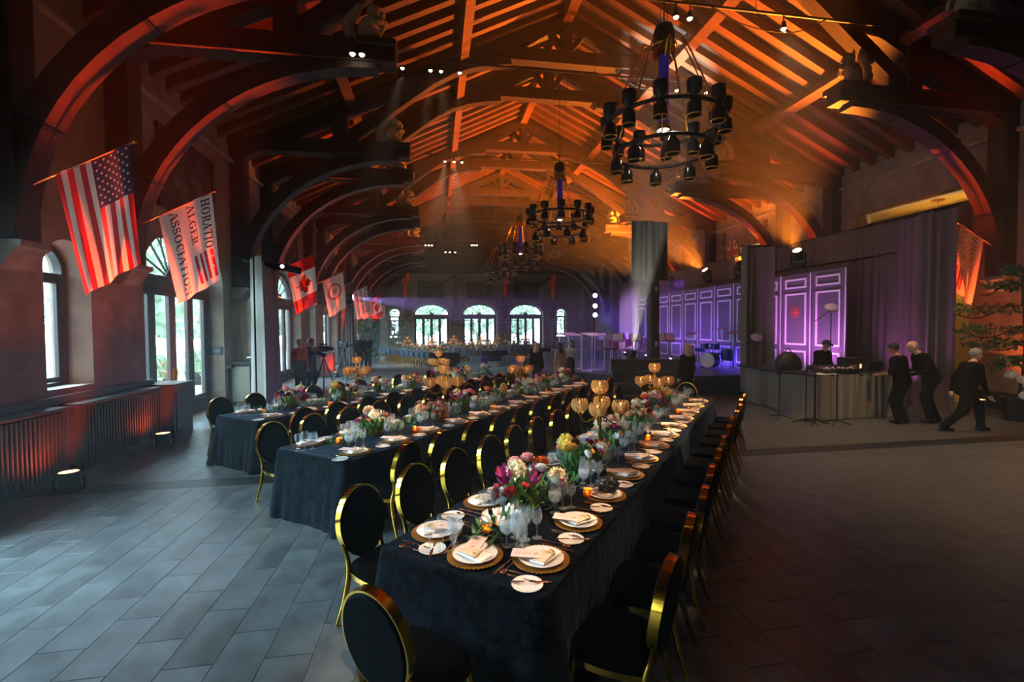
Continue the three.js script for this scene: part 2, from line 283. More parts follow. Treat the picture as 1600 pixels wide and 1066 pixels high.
// ---- carved squirrels on the hammer beams
{
  const sq = (() => {
    const g = new THREE.Group(); g.name = numbered('squirrel_carving'); scene.add(g);
    const m = std(0x8d8064, 0.8, { bumpMap: rep(woodBump, 2), bumpScale: 0.01 });
    const bump = (o, k) => { const P = o.attributes.position; for (let i = 0; i < P.count; i++) { const x = P.getX(i), y = P.getY(i), z = P.getZ(i), f = 1 + k * Math.sin(x * 31) * Math.sin(y * 27 + 1) * Math.sin(z * 29); P.setXYZ(i, x * f, y, z * f); } o.computeVertexNormals(); return o; };
    mesh('body', [bump(put(ball(0.2, 0, 0, 0, 20), [0, 0.26, 0], [0, 0, -0.2], [0.95, 1.35, 0.85]), 0.06), put(ball(0.13, 0, 0, 0, 14), [0.1, 0.12, 0.13], [0, 0, 0], [1.4, 0.8, 0.8]), put(ball(0.13, 0, 0, 0, 14), [0.1, 0.12, -0.13], [0, 0, 0], [1.4, 0.8, 0.8])], m, g);
    mesh('head', [put(ball(0.135, 0, 0, 0, 16), [0.13, 0.62, 0], [0, 0, -0.3], [1.15, 0.95, 0.85]), put(ball(0.07, 0, 0, 0, 10), [0.26, 0.57, 0]), put(new THREE.ConeGeometry(0.045, 0.13, 8), [0.07, 0.77, 0.07]), put(new THREE.ConeGeometry(0.045, 0.13, 8), [0.07, 0.77, -0.07])], m, g);
    mesh('arm', [tube([[0.05, 0.42, 0.15], [0.2, 0.33, 0.17], [0.28, 0.41, 0.05]], 0.045, 10, 7)], m, g);
    mesh('arm', [tube([[0.05, 0.42, -0.15], [0.2, 0.33, -0.17], [0.28, 0.41, -0.05]], 0.045, 10, 7)], m, g);
    mesh('acorn', [put(ball(0.07, 0, 0, 0, 10), [0.3, 0.42, 0])], m, g);
    mesh('tail', [bump(tube([[-0.12, 0.06, 0], [-0.34, 0.14, 0], [-0.36, 0.4, 0], [-0.22, 0.66, 0], [-0.28, 0.86, 0]], 0.1, 24, 10), 0.1)], m, g);
    return g;
  })(); let first = true;
  for (const z of trussZ) for (const s of [-1, 1]) {
    if (z > -4 || z < ZE + 2) continue;
    const lab = 'carved wooden squirrel on the ' + (s < 0 ? 'window' : 'stage') + ' side beam end ' + trussAt(z), gr = 'carved squirrels on the hammer beams', p = [XC + s * 5.42, 7.66, z], t = s < 0 ? 0 : Math.PI;
    if (first) { sq.position.set(...p); sq.rotation.y = t; tag(sq, lab, 'carving', gr); first = false; } else dup(sq, p, t, lab, gr);
  }
}
// ---- windows and doors
function ring(w, y0, spring, rise, t, d) {                      // arched frame of width t
  const s = new THREE.Shape(); s.moveTo(-w / 2, y0); s.lineTo(w / 2, y0); s.lineTo(w / 2, spring); s.absellipse(0, spring, w / 2, rise, 0, Math.PI, false, 0); s.closePath();
  hole(s, 0, w - 2 * t, y0 + t, spring, rise - t); return ext(s, d, 24).translate(0, 0, -d / 2);
}
function fanPane(w, spring, rise) { const s = new THREE.Shape(); s.moveTo(-w / 2, spring); s.lineTo(w / 2, spring); s.absellipse(0, spring, w / 2, rise, 0, Math.PI, false, 0); return new THREE.ShapeGeometry(s, 24); }
function makeDoor(w) {
  const g = new THREE.Group();
  mesh('door_frame', ring(w, 0, DS, DR, 0.13, 0.16), Mt.frame, g);
  mesh('transom', [rbox(w - 0.2, 0.3, 0.2, 0.02, 0, 3.2, 0)], Mt.frame, g);
  mesh('fanlight_pane', fanPane(w - 0.24, DS, DR - 0.12), Mt.pane, g);
  const hub = new THREE.Shape(); hub.absarc(0, 0, 0.2, 0, Math.PI, false); mesh('fan_hub', ext(hub, 0.08, 16).translate(0, DS + 0.03, -0.04), Mt.frame, g);
  for (let k = 1; k < 8; k++) {
    const a = k / 8 * Math.PI, R = 1 / Math.hypot(Math.cos(a) / (w / 2 - 0.12), Math.sin(a) / (DR - 0.12)), x = Math.cos(a), y = Math.sin(a);
    mesh('fan_spoke', [beam([x * 0.18, DS + 0.03 + y * 0.18, 0], [x * R * 0.82, DS + y * R * 0.82, 0], 0.03, 0.035), beam([x * R * 0.82, DS + y * R * 0.82, 0], [Math.cos(a + 0.07) * R, DS + Math.sin(a + 0.07) * R, 0], 0.025, 0.03), beam([x * R * 0.82, DS + y * R * 0.82, 0], [Math.cos(a - 0.07) * R, DS + Math.sin(a - 0.07) * R, 0], 0.025, 0.03)], Mt.frame, g);
  }
  const lw = (w - 0.26) / 4;
  for (let k = 0; k < 4; k++) {
    const x = -w / 2 + 0.13 + lw * (k + 0.5);
    const leaf = mesh('door_leaf', [rbox(0.13, 3.05, 0.09, 0.01, x - lw / 2 + 0.065, 1.525, 0), rbox(0.13, 3.05, 0.09, 0.01, x + lw / 2 - 0.065, 1.525, 0), rbox(lw, 0.14, 0.09, 0.01, x, 2.98, 0), rbox(lw, 0.45, 0.09, 0.01, x, 0.225, 0), rbox(lw - 0.34, 0.25, 0.03, 0.01, x, 0.23, 0.045)], Mt.frame, g);
    mesh('pane', new THREE.PlaneGeometry(lw - 0.26, 2.46).translate(x, 1.68, 0), Mt.pane, leaf);
    if (k === 1 || k === 2) mesh('handle', [rod([x + (k === 1 ? 1 : -1) * (lw / 2 - 0.06), 1.0, 0.07], [x + (k === 1 ? 1 : -1) * (lw / 2 - 0.06), 1.18, 0.07], 0.014), rbox(0.05, 0.24, 0.02, 0.006, x + (k === 1 ? 1 : -1) * (lw / 2 - 0.06), 1.09, 0.05)], Mt.brass, leaf);
  }
  return g;
}
function makeWindow() {
  const g = new THREE.Group(), w = NW;
  mesh('window_frame', ring(w, SILL, NS, NR, 0.09, 0.12), Mt.frame, g);
  mesh('transom', [rbox(w - 0.12, 0.16, 0.14, 0.02, 0, 2.98, 0)], Mt.frame, g);
  mesh('sash', [rbox(0.07, 1.62, 0.07, 0.01, -w / 2 + 0.13, 2.1, 0), rbox(0.07, 1.62, 0.07, 0.01, w / 2 - 0.13, 2.1, 0), rbox(0.05, 1.62, 0.06, 0.01, 0, 2.1, 0), rbox(w - 0.2, 0.08, 0.07, 0.01, 0, 1.34, 0)], Mt.frame, g);
  mesh('arch_pane', fanPane(w - 0.16, NS - 0.02, NR - 0.08), Mt.pane, g);
  for (const s of [-1, 1]) mesh('pane', new THREE.PlaneGeometry(w / 2 - 0.12, 1.6).translate(s * w / 4, 2.12, 0), Mt.pane, g);
  mesh('window_sill', [rbox(w - 0.01, 0.05, 0.42, 0.01, 0, SILL + 0.02, 0.22)], Mt.stone, g);
  return g;
}
{
  const dl = makeDoor(DW), de = makeDoor(DW - 0.2), wn = makeWindow(); let nd = 1, nw = 1;
  const place = (o, name, label, p, turn, sc) => { const c = o.clone(); c.name = name; c.position.set(...p); c.rotation.y = turn; if (sc) c.scale.y = sc; c.userData = { kind: 'structure', label }; scene.add(c); };
  doorZ.forEach(z => place(dl, 'door_' + nd++, 'dark glazed doors under a spoked fanlight in the side wall', [XL - 0.42, 0, z], Math.PI / 2));
  endDoorX.forEach(x => place(de, 'door_' + nd++, 'dark glazed doors under a spoked fanlight in the end wall', [x, 0, ZE - 0.36], 0));
  winZ.forEach(z => place(wn, 'window_' + nw++, 'narrow arched window with dark frame', [XL - 0.42, 0, z], Math.PI / 2));
  endWinX.forEach(x => place(wn, 'window_' + nw++, 'narrow arched window at the end of the hall', [x, 0.15, ZE - 0.36], 0));
}
// ---- wainscot, ledges and cornices
{
  let n = 1; const cuts = [...doorZ.map(z => [z + DW / 2, z - DW / 2])].sort((a, b) => b[0] - a[0]); let z0 = ZB;
  for (const [a, b] of [...cuts, [ZE, ZE]]) {
    if (z0 - a > 0.3) {
      struct('baseboard_left' + (n > 1 ? '_' + String(n - 1).padStart(3, '0') : ''), uvBox(rbox(0.05, 1.05, z0 - a - 0.06, 0.01, XL + 0.025, 0.525, (z0 + a) / 2)), Mt.darkwood, 'dark wood wainscot under the windows');
      struct('trim_' + n++, uvBox(rbox(0.16, 0.11, z0 - a - 0.04, 0.02, XL + 0.08, 1.1, (z0 + a) / 2)), Mt.darkwood, 'dark wood ledge over the wainscot');
    } z0 = b;
  }
  for (const [x, s] of [[XL, 1], [XR, -1]]) struct('trim_' + n++, uvBox(mg([rbox(0.12, 0.1, ZB - ZE - 0.1, 0.03, x + s * 0.06, 6.88, (ZB + ZE) / 2)])), Mt.stone, 'plaster cornice under the roof');
  struct('trim_' + n++, uvBox(rbox(XR - XL - 0.1, 0.14, 0.16, 0.03, XC, 7.06, ZE + 0.08)), Mt.stone, 'plaster cornice over the end doors');
  const dado = []; let r0 = ZB; for (const z of [...doorZ].sort((a, b) => b - a)) { dado.push([r0, z + 1.75]); r0 = z - 1.75; } dado.push([r0, ZE]);
  for (const [a, b] of dado) if (a - b > 0.2) struct('trim_' + n++, uvBox(rbox(0.05, 0.42, a - b - 0.02, 0.01, XR - 0.025, 0.21, (a + b) / 2)), Mt.darkwood, 'dark baseboard on the right wall'), struct('trim_' + n++, uvBox(rbox(0.03, 0.9, a - b - 0.02, 0.008, XR - 0.015, 0.87, (a + b) / 2)), Mt.plaster, 'plaster dado panel on the right wall');
  for (const x of endDoorX) struct('trim_' + n++, put(ring(DW + 0.12, 0, DS, DR + 0.16, 0.16, 0.1), [x, 0, ZE + 0.05]), Mt.stone, 'pale stone surround of an end door');
}
// ---- pictures on the walls
{
  const art = s => tex(128, (i, x, y) => { const a = nA[((y * 2 + s * 40) % 512) * 512 + (x * 3 + s * 90) % 512], b = nB[((y * 4) % 512) * 512 + (x * 4 + s * 130) % 512]; const v = (a + b - 0.7) * 110 + (Math.abs(x - 64) < 34 && y > 40 && y < 76 ? 45 * (b > 0.46) : 0); return [58 + v, 50 + v, 44 + v * 0.9]; });
  const arts = [0, 1, 2].map(s => std(0x9a8f84, 0.85, { map: art(s) }));
  function picture(w, h, p, turn, k, label, group) {
    const t = thing('wall_painting', label, 'painting', p, turn, group);
    mesh('picture_frame', [rbox(w, 0.1, 0.07, 0.02, 0, h / 2 - 0.05, 0.04), rbox(w, 0.1, 0.07, 0.02, 0, -h / 2 + 0.05, 0.04), rbox(0.1, h, 0.07, 0.02, -w / 2 + 0.05, 0, 0.04), rbox(0.1, h, 0.07, 0.02, w / 2 - 0.05, 0, 0.04)], Mt.darkwood, t);
    mesh('canvas', new THREE.PlaneGeometry(w - 0.16, h - 0.16).translate(0, 0, 0.03), arts[k % 3], t);
  }
  endDoorX.forEach((x, i) => picture(2.45, 1.6, [x, 5.65, ZE], 0, i, ['large dark painting over the end door by the plant screens', 'large dark painting over the middle end door', 'large dark painting over the end door behind the lecterns'][i]));
  doorZ.filter(z => z < -8).forEach((z, i) => picture(2.5, 1.75, [XL, 5.6, z], Math.PI / 2, i + 1, i ? 'framed dark mural over a glazed side door' : 'framed dark mural over the side door by the radiators', i ? 'murals over the side doors' : undefined));
  // shield emblem and small plaques on the right wall
  const em = canvasTex(256, 384, (c, w, h) => { c.fillStyle = '#c9b79c'; c.fillRect(0, 0, w, h); c.fillStyle = '#b1452c'; c.fillRect(w * 0.38, 0, w * 0.24, h); c.fillRect(0, h * 0.38, w, h * 0.22); c.fillStyle = '#6d6a55'; for (const [x, y] of [[0.2, 0.2], [0.8, 0.2], [0.2, 0.78], [0.8, 0.78]]) { c.beginPath(); c.arc(x * w, y * h, 26, 0, 7); c.fill(); } });
  const s = new THREE.Shape(); s.absellipse(0, 0, 0.42, 0.66, 0, Math.PI * 2); const sg = ext(s, 0.05, 24); { const P = sg.attributes.position, U = sg.attributes.uv; for (let i = 0; i < P.count; i++) U.setXY(i, P.getX(i) / 0.84 + 0.5, P.getY(i) / 1.32 + 0.5); }
  const t = thing('wall_emblem', 'oval painted emblem with a red cross on the right wall', 'emblem', [XR, 5.6, -20.4], -Math.PI / 2);
  mesh('shield', sg.translate(0, 0, 0.03), std(0xffffff, 0.8, { map: em }), t);
  const o = new THREE.Shape(); o.absellipse(0, 0, 0.5, 0.74, 0, Math.PI * 2); mesh('border', ext(o, 0.03, 24), std(0x4a3426, 0.7), t);
  const pq = proto(() => { const m = mesh('wall_plaque', rbox(0.26, 0.62, 0.06, 0.025), std(0x4a3629, 0.7)); return m; });
  for (const [y, z] of [[6.35, -21.1], [6.4, -18.2], [5.1, -18.6]]) pq([XR - 0.03, y, z], -Math.PI / 2, 'small dark plaque on the right wall near the red cross emblem', 'plaques near the emblem', 'plaque');
}
// ---- outside: terrace, trees, planters, lamp post
{
  struct('ground_terrace', uvBox(mg([box(60, 0.2, 100, XL - 30.6, -0.16, -20), box(60, 0.2, 40, 10, -0.16, ZE - 20.6)])), std(0xb8b4aa, 0.85, { map: rep(plasterTex, 0.3) }), 'pale stone terrace outside the doors');
  const cloud = (n, R, H, y0, m) => { const out = []; for (let i = 0; i < n; i++) { const a = rnd(0, 7), r = R * Math.sqrt(rnd()), y = rnd(-1, 1), q = Math.sqrt(Math.max(0.05, 1 - y * y)); const g = new THREE.CircleGeometry(rnd(0.16, 0.36), 5); out.push(put(g, [Math.cos(a) * r * q, y0 + y * H, Math.sin(a) * r * q], [rnd(-1, 1), rnd(0, 6), rnd(-1, 1)])); } return mg(out); };
  const mats = [std(0x93b08c, 0.8), std(0xb0c4a4, 0.8)];
  const kinds = mats.map((m, k) => { const g = new THREE.Group(); g.name = numbered('tree'); mesh('foliage', cloud(900, 2.5, 3.2, 4.6, m), m, g).userData.kind = 'stuff'; mesh('trunk', [tube([[0, -0.1, 0], [0.1, 1.8, 0.05], [0, 4, 0]], 0.16, 8, 7), tube([[0.05, 2, 0], [0.8, 3.4, 0.3], [1.2, 4.6, 0.4]], 0.07, 8, 6), tube([[0.05, 2.2, 0], [-0.8, 3.6, -0.3], [-1.3, 5, -0.2]], 0.07, 8, 6)], Mt.timber, g); return g; });
  let k = 0; const spot = (x, z) => { const i = k % 2, o = k < 2 ? kinds[i] : kinds[i].clone(); if (k >= 2) o.name = numbered('tree'); o.position.set(x, -0.05, z); o.rotation.y = rnd(0, 6); o.scale.setScalar(rnd(0.85, 1.25)); scene.add(o); tag(o, i ? 'pale green leafy tree standing beyond the terrace' : 'mid green leafy tree standing beyond the terrace', 'tree', 'trees outside the doors'); k++; };
  for (let i = 0; i < 9; i++) spot(XL - 9.5 - (i % 2) * 6, -14 - i * 6.2);
  for (let i = 0; i < 5; i++) spot(-7 + i * 6, ZE - 12 - (i % 2) * 5);
  const pl = proto(() => { const g = new THREE.Group(); g.name = numbered('planter'); scene.add(g); mesh('pot', lathe([[0, 0], [0.3, 0], [0.42, 0.55], [0.4, 0.55], [0.36, 0.5], [0, 0.5]], 16), Mt.iron, g); mesh('shrub', cloud(160, 0.5, 0.35, 0.8, 0).scale(0.9, 1, 0.9), mats[1], g).userData.kind = 'stuff'; mesh('blossom', (() => { const o = []; for (let i = 0; i < 26; i++) o.push(ball(0.05, rnd(-0.4, 0.4), rnd(0.75, 1.1), rnd(-0.4, 0.4), 6)); return mg(o); })(), std(0xd8622a, 0.7), g).userData.kind = 'stuff'; return g; });
  for (const [x, z] of [[-9.2, -17.2], [-9.4, -20.3], [-9, -25]]) pl([x, -0.06, z], 0, 'dark planter with orange flowers on the terrace', 'terrace planters', 'planter');
  const lp = thing('lamp_post', 'white lamp post on the terrace outside the side door', 'lamp post', [-9.8, -0.06, -16.6]);
  mesh('post', [cyl(0.05, 0.07, 1.3, 10, 0, 0.65, 0), cyl(0.12, 0.16, 0.12, 10, 0, 0.06, 0)], Mt.white, lp); mesh('lantern', [cyl(0.14, 0.09, 0.26, 10, 0, 1.43, 0), new THREE.ConeGeometry(0.17, 0.12, 10).translate(0, 1.62, 0)], Mt.white, lp);
}
// ---- radiators and cabinets along the left wall
{
  function radiator(z0, z1, label) {
    const L = z0 - z1, t = thing('radiator', label, 'radiator', [XL + 0.29, 0, (z0 + z1) / 2]);
    mesh('top_plate', rbox(0.34, 0.04, L, 0.012, 0, 1.02, 0), Mt.radiator, t); mesh('back_plate', rbox(0.06, 0.9, L, 0.01, -0.1, 0.52, 0), Mt.radiator, t); mesh('plinth', rbox(0.26, 0.1, L - 0.04, 0.01, -0.02, 0.05, 0), Mt.radiator, t);
    const fin = rbox(0.16, 0.88, 0.034, 0.012), n = Math.round(L / 0.07);
    for (let i = 0; i < n; i++) { const m = mesh('fin', fin, Mt.radiator, t); m.position.set(0.08, 0.54, -L / 2 + 0.04 + i * (L - 0.08) / (n - 1)); }
  }
  radiator(-5.3, -7.68, 'dark cast radiator with an uplight in front beside the dark corner');
  radiator(-7.95, -9.95, 'dark cast radiator next to the side door cabinet');
  const c = thing('cabinet', 'dark panelled cabinet at the end of the radiators by the side door', 'cabinet', [XL + 0.32, 0, -10.5]);
  mesh('body', [rbox(0.5, 1.02, 0.72, 0.012, 0, 0.51, 0)], Mt.darkwood, c); mesh('top', rbox(0.56, 0.035, 0.8, 0.01, 0, 1.04, 0), Mt.radiator, c); mesh('door', rbox(0.02, 0.8, 0.56, 0.008, 0.255, 0.5, 0), Mt.darkwood, c);
  const d = thing('cabinet', 'grey cabinet with a pale panel right of the side door', 'cabinet', [XL + 0.33, 0, -14.5]);
  mesh('body', [rbox(0.56, 1.16, 0.95, 0.012, 0, 0.58, 0)], std(0x2b2c2c, 0.5), d); mesh('top', rbox(0.64, 0.05, 1.05, 0.012, 0, 1.185, 0), std(0x3c4348, 0.35), d); mesh('panel', rbox(0.46, 0.98, 0.02, 0.006, 0, 0.6, 0.48), std(0x9b9a86, 0.6), d);
  const s = thing('wall_sign', 'small dark sign on the door reveal beside the curtain', 'sign', [XL - 0.2, 1.55, -13.8]);
  mesh('plate', rbox(0.3, 0.22, 0.015, 0.004), std(0x1d2c3c, 0.4), s); mesh('lettering', [-0.09, -0.05, -0.01, 0.04, 0.09].map((x, i) => box(i === 3 ? 0.03 : 0.012, 0.09, 0.004, x, 0, 0.01)), std(0x8a97a3, 0.5), s);
}
// ================================================================ lamps, flags, drapes, chandeliers
const C = (r, g, b) => new THREE.Color().setRGB(r, g, b);
const RED = C(1, 0.075, 0.012), AMBER = C(1, 0.235, 0.018), WARM = C(1, 0.68, 0.41), VIOLET = C(0.32, 0.1, 1), PINK = C(0.85, 0.22, 1), WHITE = C(1, 0.95, 0.85), BLUE = C(0.12, 0.06, 1);
function spot(color, k, at, to, deg, pen = 0.5, rad = 3) {
  const l = new THREE.SpotLight(color, k, 0, deg * D, pen, 2); l.name = 'lamp'; l.position.set(...at); l.target.position.set(...to);
  l.castShadow = true; l.shadow.radius = rad; scene.add(l, l.target); return l;
}
function pointLamp(color, k, at, rad = 1.5) { const l = new THREE.PointLight(color, k, 0, 2); l.name = 'lamp'; l.position.set(...at); l.castShadow = true; l.shadow.radius = rad; scene.add(l); return l; }
const lens = { red: glow(C(1, 0.42, 0.12), 9), amber: glow(C(1, 0.66, 0.25), 14), white: glow(C(1, 0.92, 0.8), 10), violet: glow(C(0.7, 0.55, 1), 10), warm: glow(C(1, 0.86, 0.62), 16) };
// ---- floor uplights
const upCan = proto(() => { const g = new THREE.Group(); g.name = numbered('floor_uplight'); scene.add(g);
  mesh('housing', [lathe([[0, 0], [0.11, 0], [0.118, 0.02], [0.118, 0.24], [0.114, 0.25], [0.11, 0.25], [0.108, 0.235]], 20)], Mt.black, g); mesh('lens', cyl(0.108, 0.108, 0.01, 20, 0, 0.235, 0), lens.red, g); mesh('yoke', [tube([[-0.15, 0.02, 0], [-0.155, 0.16, 0], [-0.13, 0.17, 0]], 0.012, 6, 5), tube([[0.15, 0.02, 0], [0.155, 0.16, 0], [0.13, 0.17, 0]], 0.012, 6, 5), box(0.31, 0.015, 0.06, 0, 0.01, 0)], Mt.black, g); return g; });
function uplight(x, z, to, k, label, deg = 34, color = RED) { upCan([x, 0, z], 0.3, label, undefined, 'uplight'); spot(color, k, [x, 0.275, z], to, deg, 0.6, 4); }
uplight(-4.88, -7.08, [-4.0, 6.2, -7.2], 1000, 'black floor uplight glowing orange in front of the first radiator', 12);
uplight(-4.95, -9.4, [-4.05, 6.2, -9.55], 1000, 'black floor uplight glowing orange beside the radiator and cabinet', 12);
const SPILL = C(1, 0.1, 0.012); spot(SPILL, 9, [-4.88, 0.275, -7.08], [-5.7, 1.0, -7.0], 62, 0.8, 4); spot(SPILL, 9, [-4.95, 0.275, -9.4], [-5.7, 1.0, -9.3], 62, 0.8, 4);
trussZ.slice(2, 9).forEach((z, i) => uplight(-5.3, z + 0.05, [-4.2, 6.2, z], 620, 'black floor uplight at the window wall under the truss ' + trussAt(z), 12));
uplight(-4.3, -21.2, [-4.7, 1.2, -22], 12, 'black floor uplight before the red crate', 50);
uplight(13.5, -9.62, [12.4, 6.4, -9.6], 700, 'black floor uplight glowing at the right end of the stage curtain', 12);
uplight(13.55, -8.5, [14.1, 1.9, -8.7], 50, 'black floor uplight behind the potted branches', 48, C(1, 0.17, 0.025));
trussZ.slice(2, 6).forEach((z, i) => uplight(13.5, z + 0.05, [12.5, 6.2, z], i < 2 ? 800 : 1800, 'black floor uplight behind the stage curtain under the truss ' + trussAt(z), 14));
for (const [x, k] of [[-2.7, 900], [6.55, 900], [11.2, 900]]) uplight(x, ZE + 1.6, [x, 5.6, ZE + 0.35], k, x < 0 ? 'black floor uplight under the end wall post by the plant screens' : x < 8 ? 'black floor uplight under the middle end wall post' : 'black floor uplight at the end wall behind the stage', 3.2);
// ---- moving heads above the stage curtain
const mover = proto(() => { const g = new THREE.Group(); g.name = numbered('moving_head_light'); scene.add(g);
  mesh('base', [rbox(0.34, 0.14, 0.3, 0.03, 0, -0.36, 0)], Mt.black, g); mesh('yoke', [rbox(0.05, 0.4, 0.14, 0.02, -0.2, -0.14, 0), rbox(0.05, 0.4, 0.14, 0.02, 0.2, -0.14, 0)], Mt.black, g);
  mesh('head', [lathe([[0, -0.2], [0.12, -0.18], [0.16, -0.05], [0.155, 0.16], [0.13, 0.18], [0.125, 0.165]], 20).rotateX(0.7)], Mt.black, g); mesh('lens', cyl(0.125, 0.125, 0.012, 20, 0, 0.165, 0).rotateX(0.7), lens.amber, g); return g; });
const stageHeads = [[[11.85, 4.47, -13.74], [5.2, 11.3, -9.5], 'amber moving head glaring over the purple panels beside the drape leg', 2400], [[11.85, 4.47, -16.7], [13.6, 7, -18.8], 'amber moving head half hidden by the drape leg', 260], [[11.85, 4.47, -18.98], [4.2, 10.6, -18.2], 'amber moving head over the middle stage panels', 3600], [[11.85, 4.47, -22.11], [4.2, 10.6, -26], 'amber moving head over the farthest stage panels', 3800]];
for (const [p, to, lab, k] of stageHeads) {
  const d = V(to[0] - p[0], to[1] - p[1], to[2] - p[2]).normalize(); mover(p, Math.atan2(d.x, d.z), lab, undefined, 'stage light');
  spot(AMBER, k, [p[0] + d.x * 0.24, p[1] + d.y * 0.24, p[2] + d.z * 0.24], to, 34, 0.8, 4);
}
{ const t = thing('lighting_pipe', 'black pipe carrying the amber stage lights over the curtain', 'pipe', [11.85, 4.01, -18]); mesh('pipe', [rod([0, 0, 7.6], [0, 0, -7], 0.03, 8)], Mt.blackMetal, t); for (const z of [6, 2, -2, -6]) mesh('bracket', [beam([0, 0, z], [0.42, 0, z], 0.04, 0.04)], Mt.blackMetal, t); }
// ---- flags
const starPath = (c, x, y, r) => { c.beginPath(); for (let i = 0; i < 10; i++) { const a = -Math.PI / 2 + i * Math.PI / 5, q = i % 2 ? r * 0.4 : r; c.lineTo(x + Math.cos(a) * q, y + Math.sin(a) * q); } c.fill(); };
const flagArt = {
  stripes: canvasTex(520, 860, (c, w, h) => { for (let i = 0; i < 13; i++) { c.fillStyle = i % 2 ? '#f4e8dc' : '#d8141c'; c.fillRect(i * w / 13, 0, w / 13 + 1, h); } c.fillStyle = '#141a3c'; c.fillRect(w * 6 / 13, 0, w * 7 / 13, h * 0.4); c.fillStyle = '#fbeee2'; for (let r = 0; r < 9; r++) for (let k = 0; k < (r % 2 ? 5 : 6); k++) starPath(c, w * 6 / 13 + (r + 0.9) * w * 7 / 13 / 9.8, h * 0.4 * (k + (r % 2 ? 1 : 0.5)) / 6, 13); }),
  leaf: canvasTex(512, 860, (c, w, h) => { c.fillStyle = '#fbf0e6'; c.fillRect(0, 0, w, h); c.fillStyle = '#e01412'; c.fillRect(0, 0, w, h * 0.25); c.fillRect(0, h * 0.75, w, h * 0.25); c.save(); c.translate(w / 2, h / 2); c.rotate(Math.PI / 2); c.scale(1.75, 1.75);
    const P = [[0, -100], [18, -66], [40, -74], [31, -28], [58, -52], [64, -36], [92, -40], [82, -14], [94, -4], [46, 34], [52, 50], [6, 44], [6, 92]]; c.beginPath(); P.forEach(p => c.lineTo(p[0], p[1])); P.slice().reverse().forEach(p => c.lineTo(-p[0], p[1])); c.closePath(); c.fill(); c.restore(); }),
  ring: canvasTex(512, 860, (c, w, h) => { c.fillStyle = '#f3dccb'; c.fillRect(0, 0, w, h); c.strokeStyle = '#c03a30'; c.lineWidth = 44; c.beginPath(); c.arc(w / 2, h * 0.42, 165, 0, 7); c.stroke(); c.fillStyle = '#c03a30'; c.save(); c.translate(w / 2, h * 0.42); for (let k = 0; k < 8; k++) { c.rotate(Math.PI / 4); c.beginPath(); c.moveTo(0, -125 + (k % 2) * 40); c.lineTo(17, -22); c.lineTo(-17, -22); c.fill(); } c.restore(); }),
  words: canvasTex(560, 900, (c, w, h) => { c.fillStyle = '#f1e4dc'; c.fillRect(0, 0, w, h); c.fillStyle = '#2c3350'; c.textBaseline = 'middle'; c.font = 'bold 118px serif'; [['HORATIO', 0.86], ['ALGER', 0.57], ['ASSOCIATION', 0.25]].forEach(([t, x]) => { c.save(); c.translate(w * x, 26); c.rotate(Math.PI / 2); c.fillText(t, 0, 0, t.length > 8 ? 850 : t.length > 5 ? 500 : 400); c.restore(); }); c.fillStyle = '#c02a34'; for (let i = 0; i < 4; i++) { c.beginPath(); c.moveTo(w * (0.5 + i * 0.12), h * 0.6); c.lineTo(w * (0.56 + i * 0.12), h * 0.6); c.lineTo(w * (0.62 + i * 0.12), h * 0.93); c.lineTo(w * (0.56 + i * 0.12), h * 0.93); c.fill(); } c.fillStyle = '#f1e4dc'; for (let i = 0; i < 6; i++) starPath(c, w * (0.6 + (i % 3) * 0.15), h * (0.68 + (i / 3 | 0) * 0.12), 20); }),
};
const flagMat = Object.fromEntries(Object.entries(flagArt).map(([k, t]) => [k, phys(0xffffff, 1, { map: t, transmission: 0.6, thickness: 0, side: THREE.DoubleSide })]));
function flag(kind, z, side, label, group, sd) {
  const x0 = side < 0 ? XL + 0.45 : XR - 0.45, s = -side, t = thing('flag', label, 'flag', [x0, 4.1, z], 0, group);
  mesh('pole', [rod([-s * 0.1, -0.06, 0], [s * 1.2, 0.61, 0], 0.016, 8)], Mt.roseGold, t); mesh('finial', ball(0.032, s * 1.22, 0.62, 0, 10), Mt.gold, t); mesh('bracket', [rbox(0.1, 0.16, 0.1, 0.02, -s * 0.12, -0.06, 0)], Mt.iron, t);
  const n = 22, m = 30, P = [], U = [], I = [];
  for (let j = 0; j <= m; j++) for (let i = 0; i <= n; i++) {
    const a = i / n, b = j / m, px = s * (0.26 + a * 0.9), py = 0.13 + a * 0.46;
    const w = (Math.sin(a * 8.5 + sd + b * 1.6) * 0.055 + Math.sin(a * 15 + sd * 2 - b * 2) * 0.025) * (0.25 + b);
    P.push(px + s * b * (0.3 - 0.2 * a) + s * Math.cos(a * 8.5 + sd) * 0.03 * b, py - 1.62 * b - 0.05 * Math.sin(b * 3) * (a - 0.5), w); U.push(s > 0 ? a : a, 1 - b);
  }
  for (let j = 0; j < m; j++) for (let i = 0; i < n; i++) { const a = j * (n + 1) + i; I.push(a, a + n + 1, a + 1, a + 1, a + n + 1, a + n + 2); }
  const g = new THREE.BufferGeometry(); g.setAttribute('position', new THREE.Float32BufferAttribute(P, 3)); g.setAttribute('uv', new THREE.Float32BufferAttribute(U, 2)); g.setIndex(I); g.computeVertexNormals();
  mesh('cloth', g, flagMat[kind], t);
}
flag('stripes', -7.2, -1, 'star-spangled striped flag hanging over the first arched window', undefined, 0.4);
flag('words', -9.55, -1, 'white lettered banner hanging over the side door fanlight', undefined, 1.7);
flag('leaf', -16.95, -1, 'red and white maple leaf flag beside the tall grey drape', undefined, 2.6);
flag('ring', -22, -1, 'pale flag with a red ring and star emblem behind the maple leaf flag', undefined, 3.9);
flag('words', -29.4, -1, 'small distant white lettered banner beyond the second dark drape', undefined, 5.1);
flag('stripes', -31.75, -1, 'small distant striped flag behind the distant lettered banner', undefined, 0.9);
flag('leaf', -36.8, -1, 'small distant maple leaf flag near the end wall', undefined, 2.2);
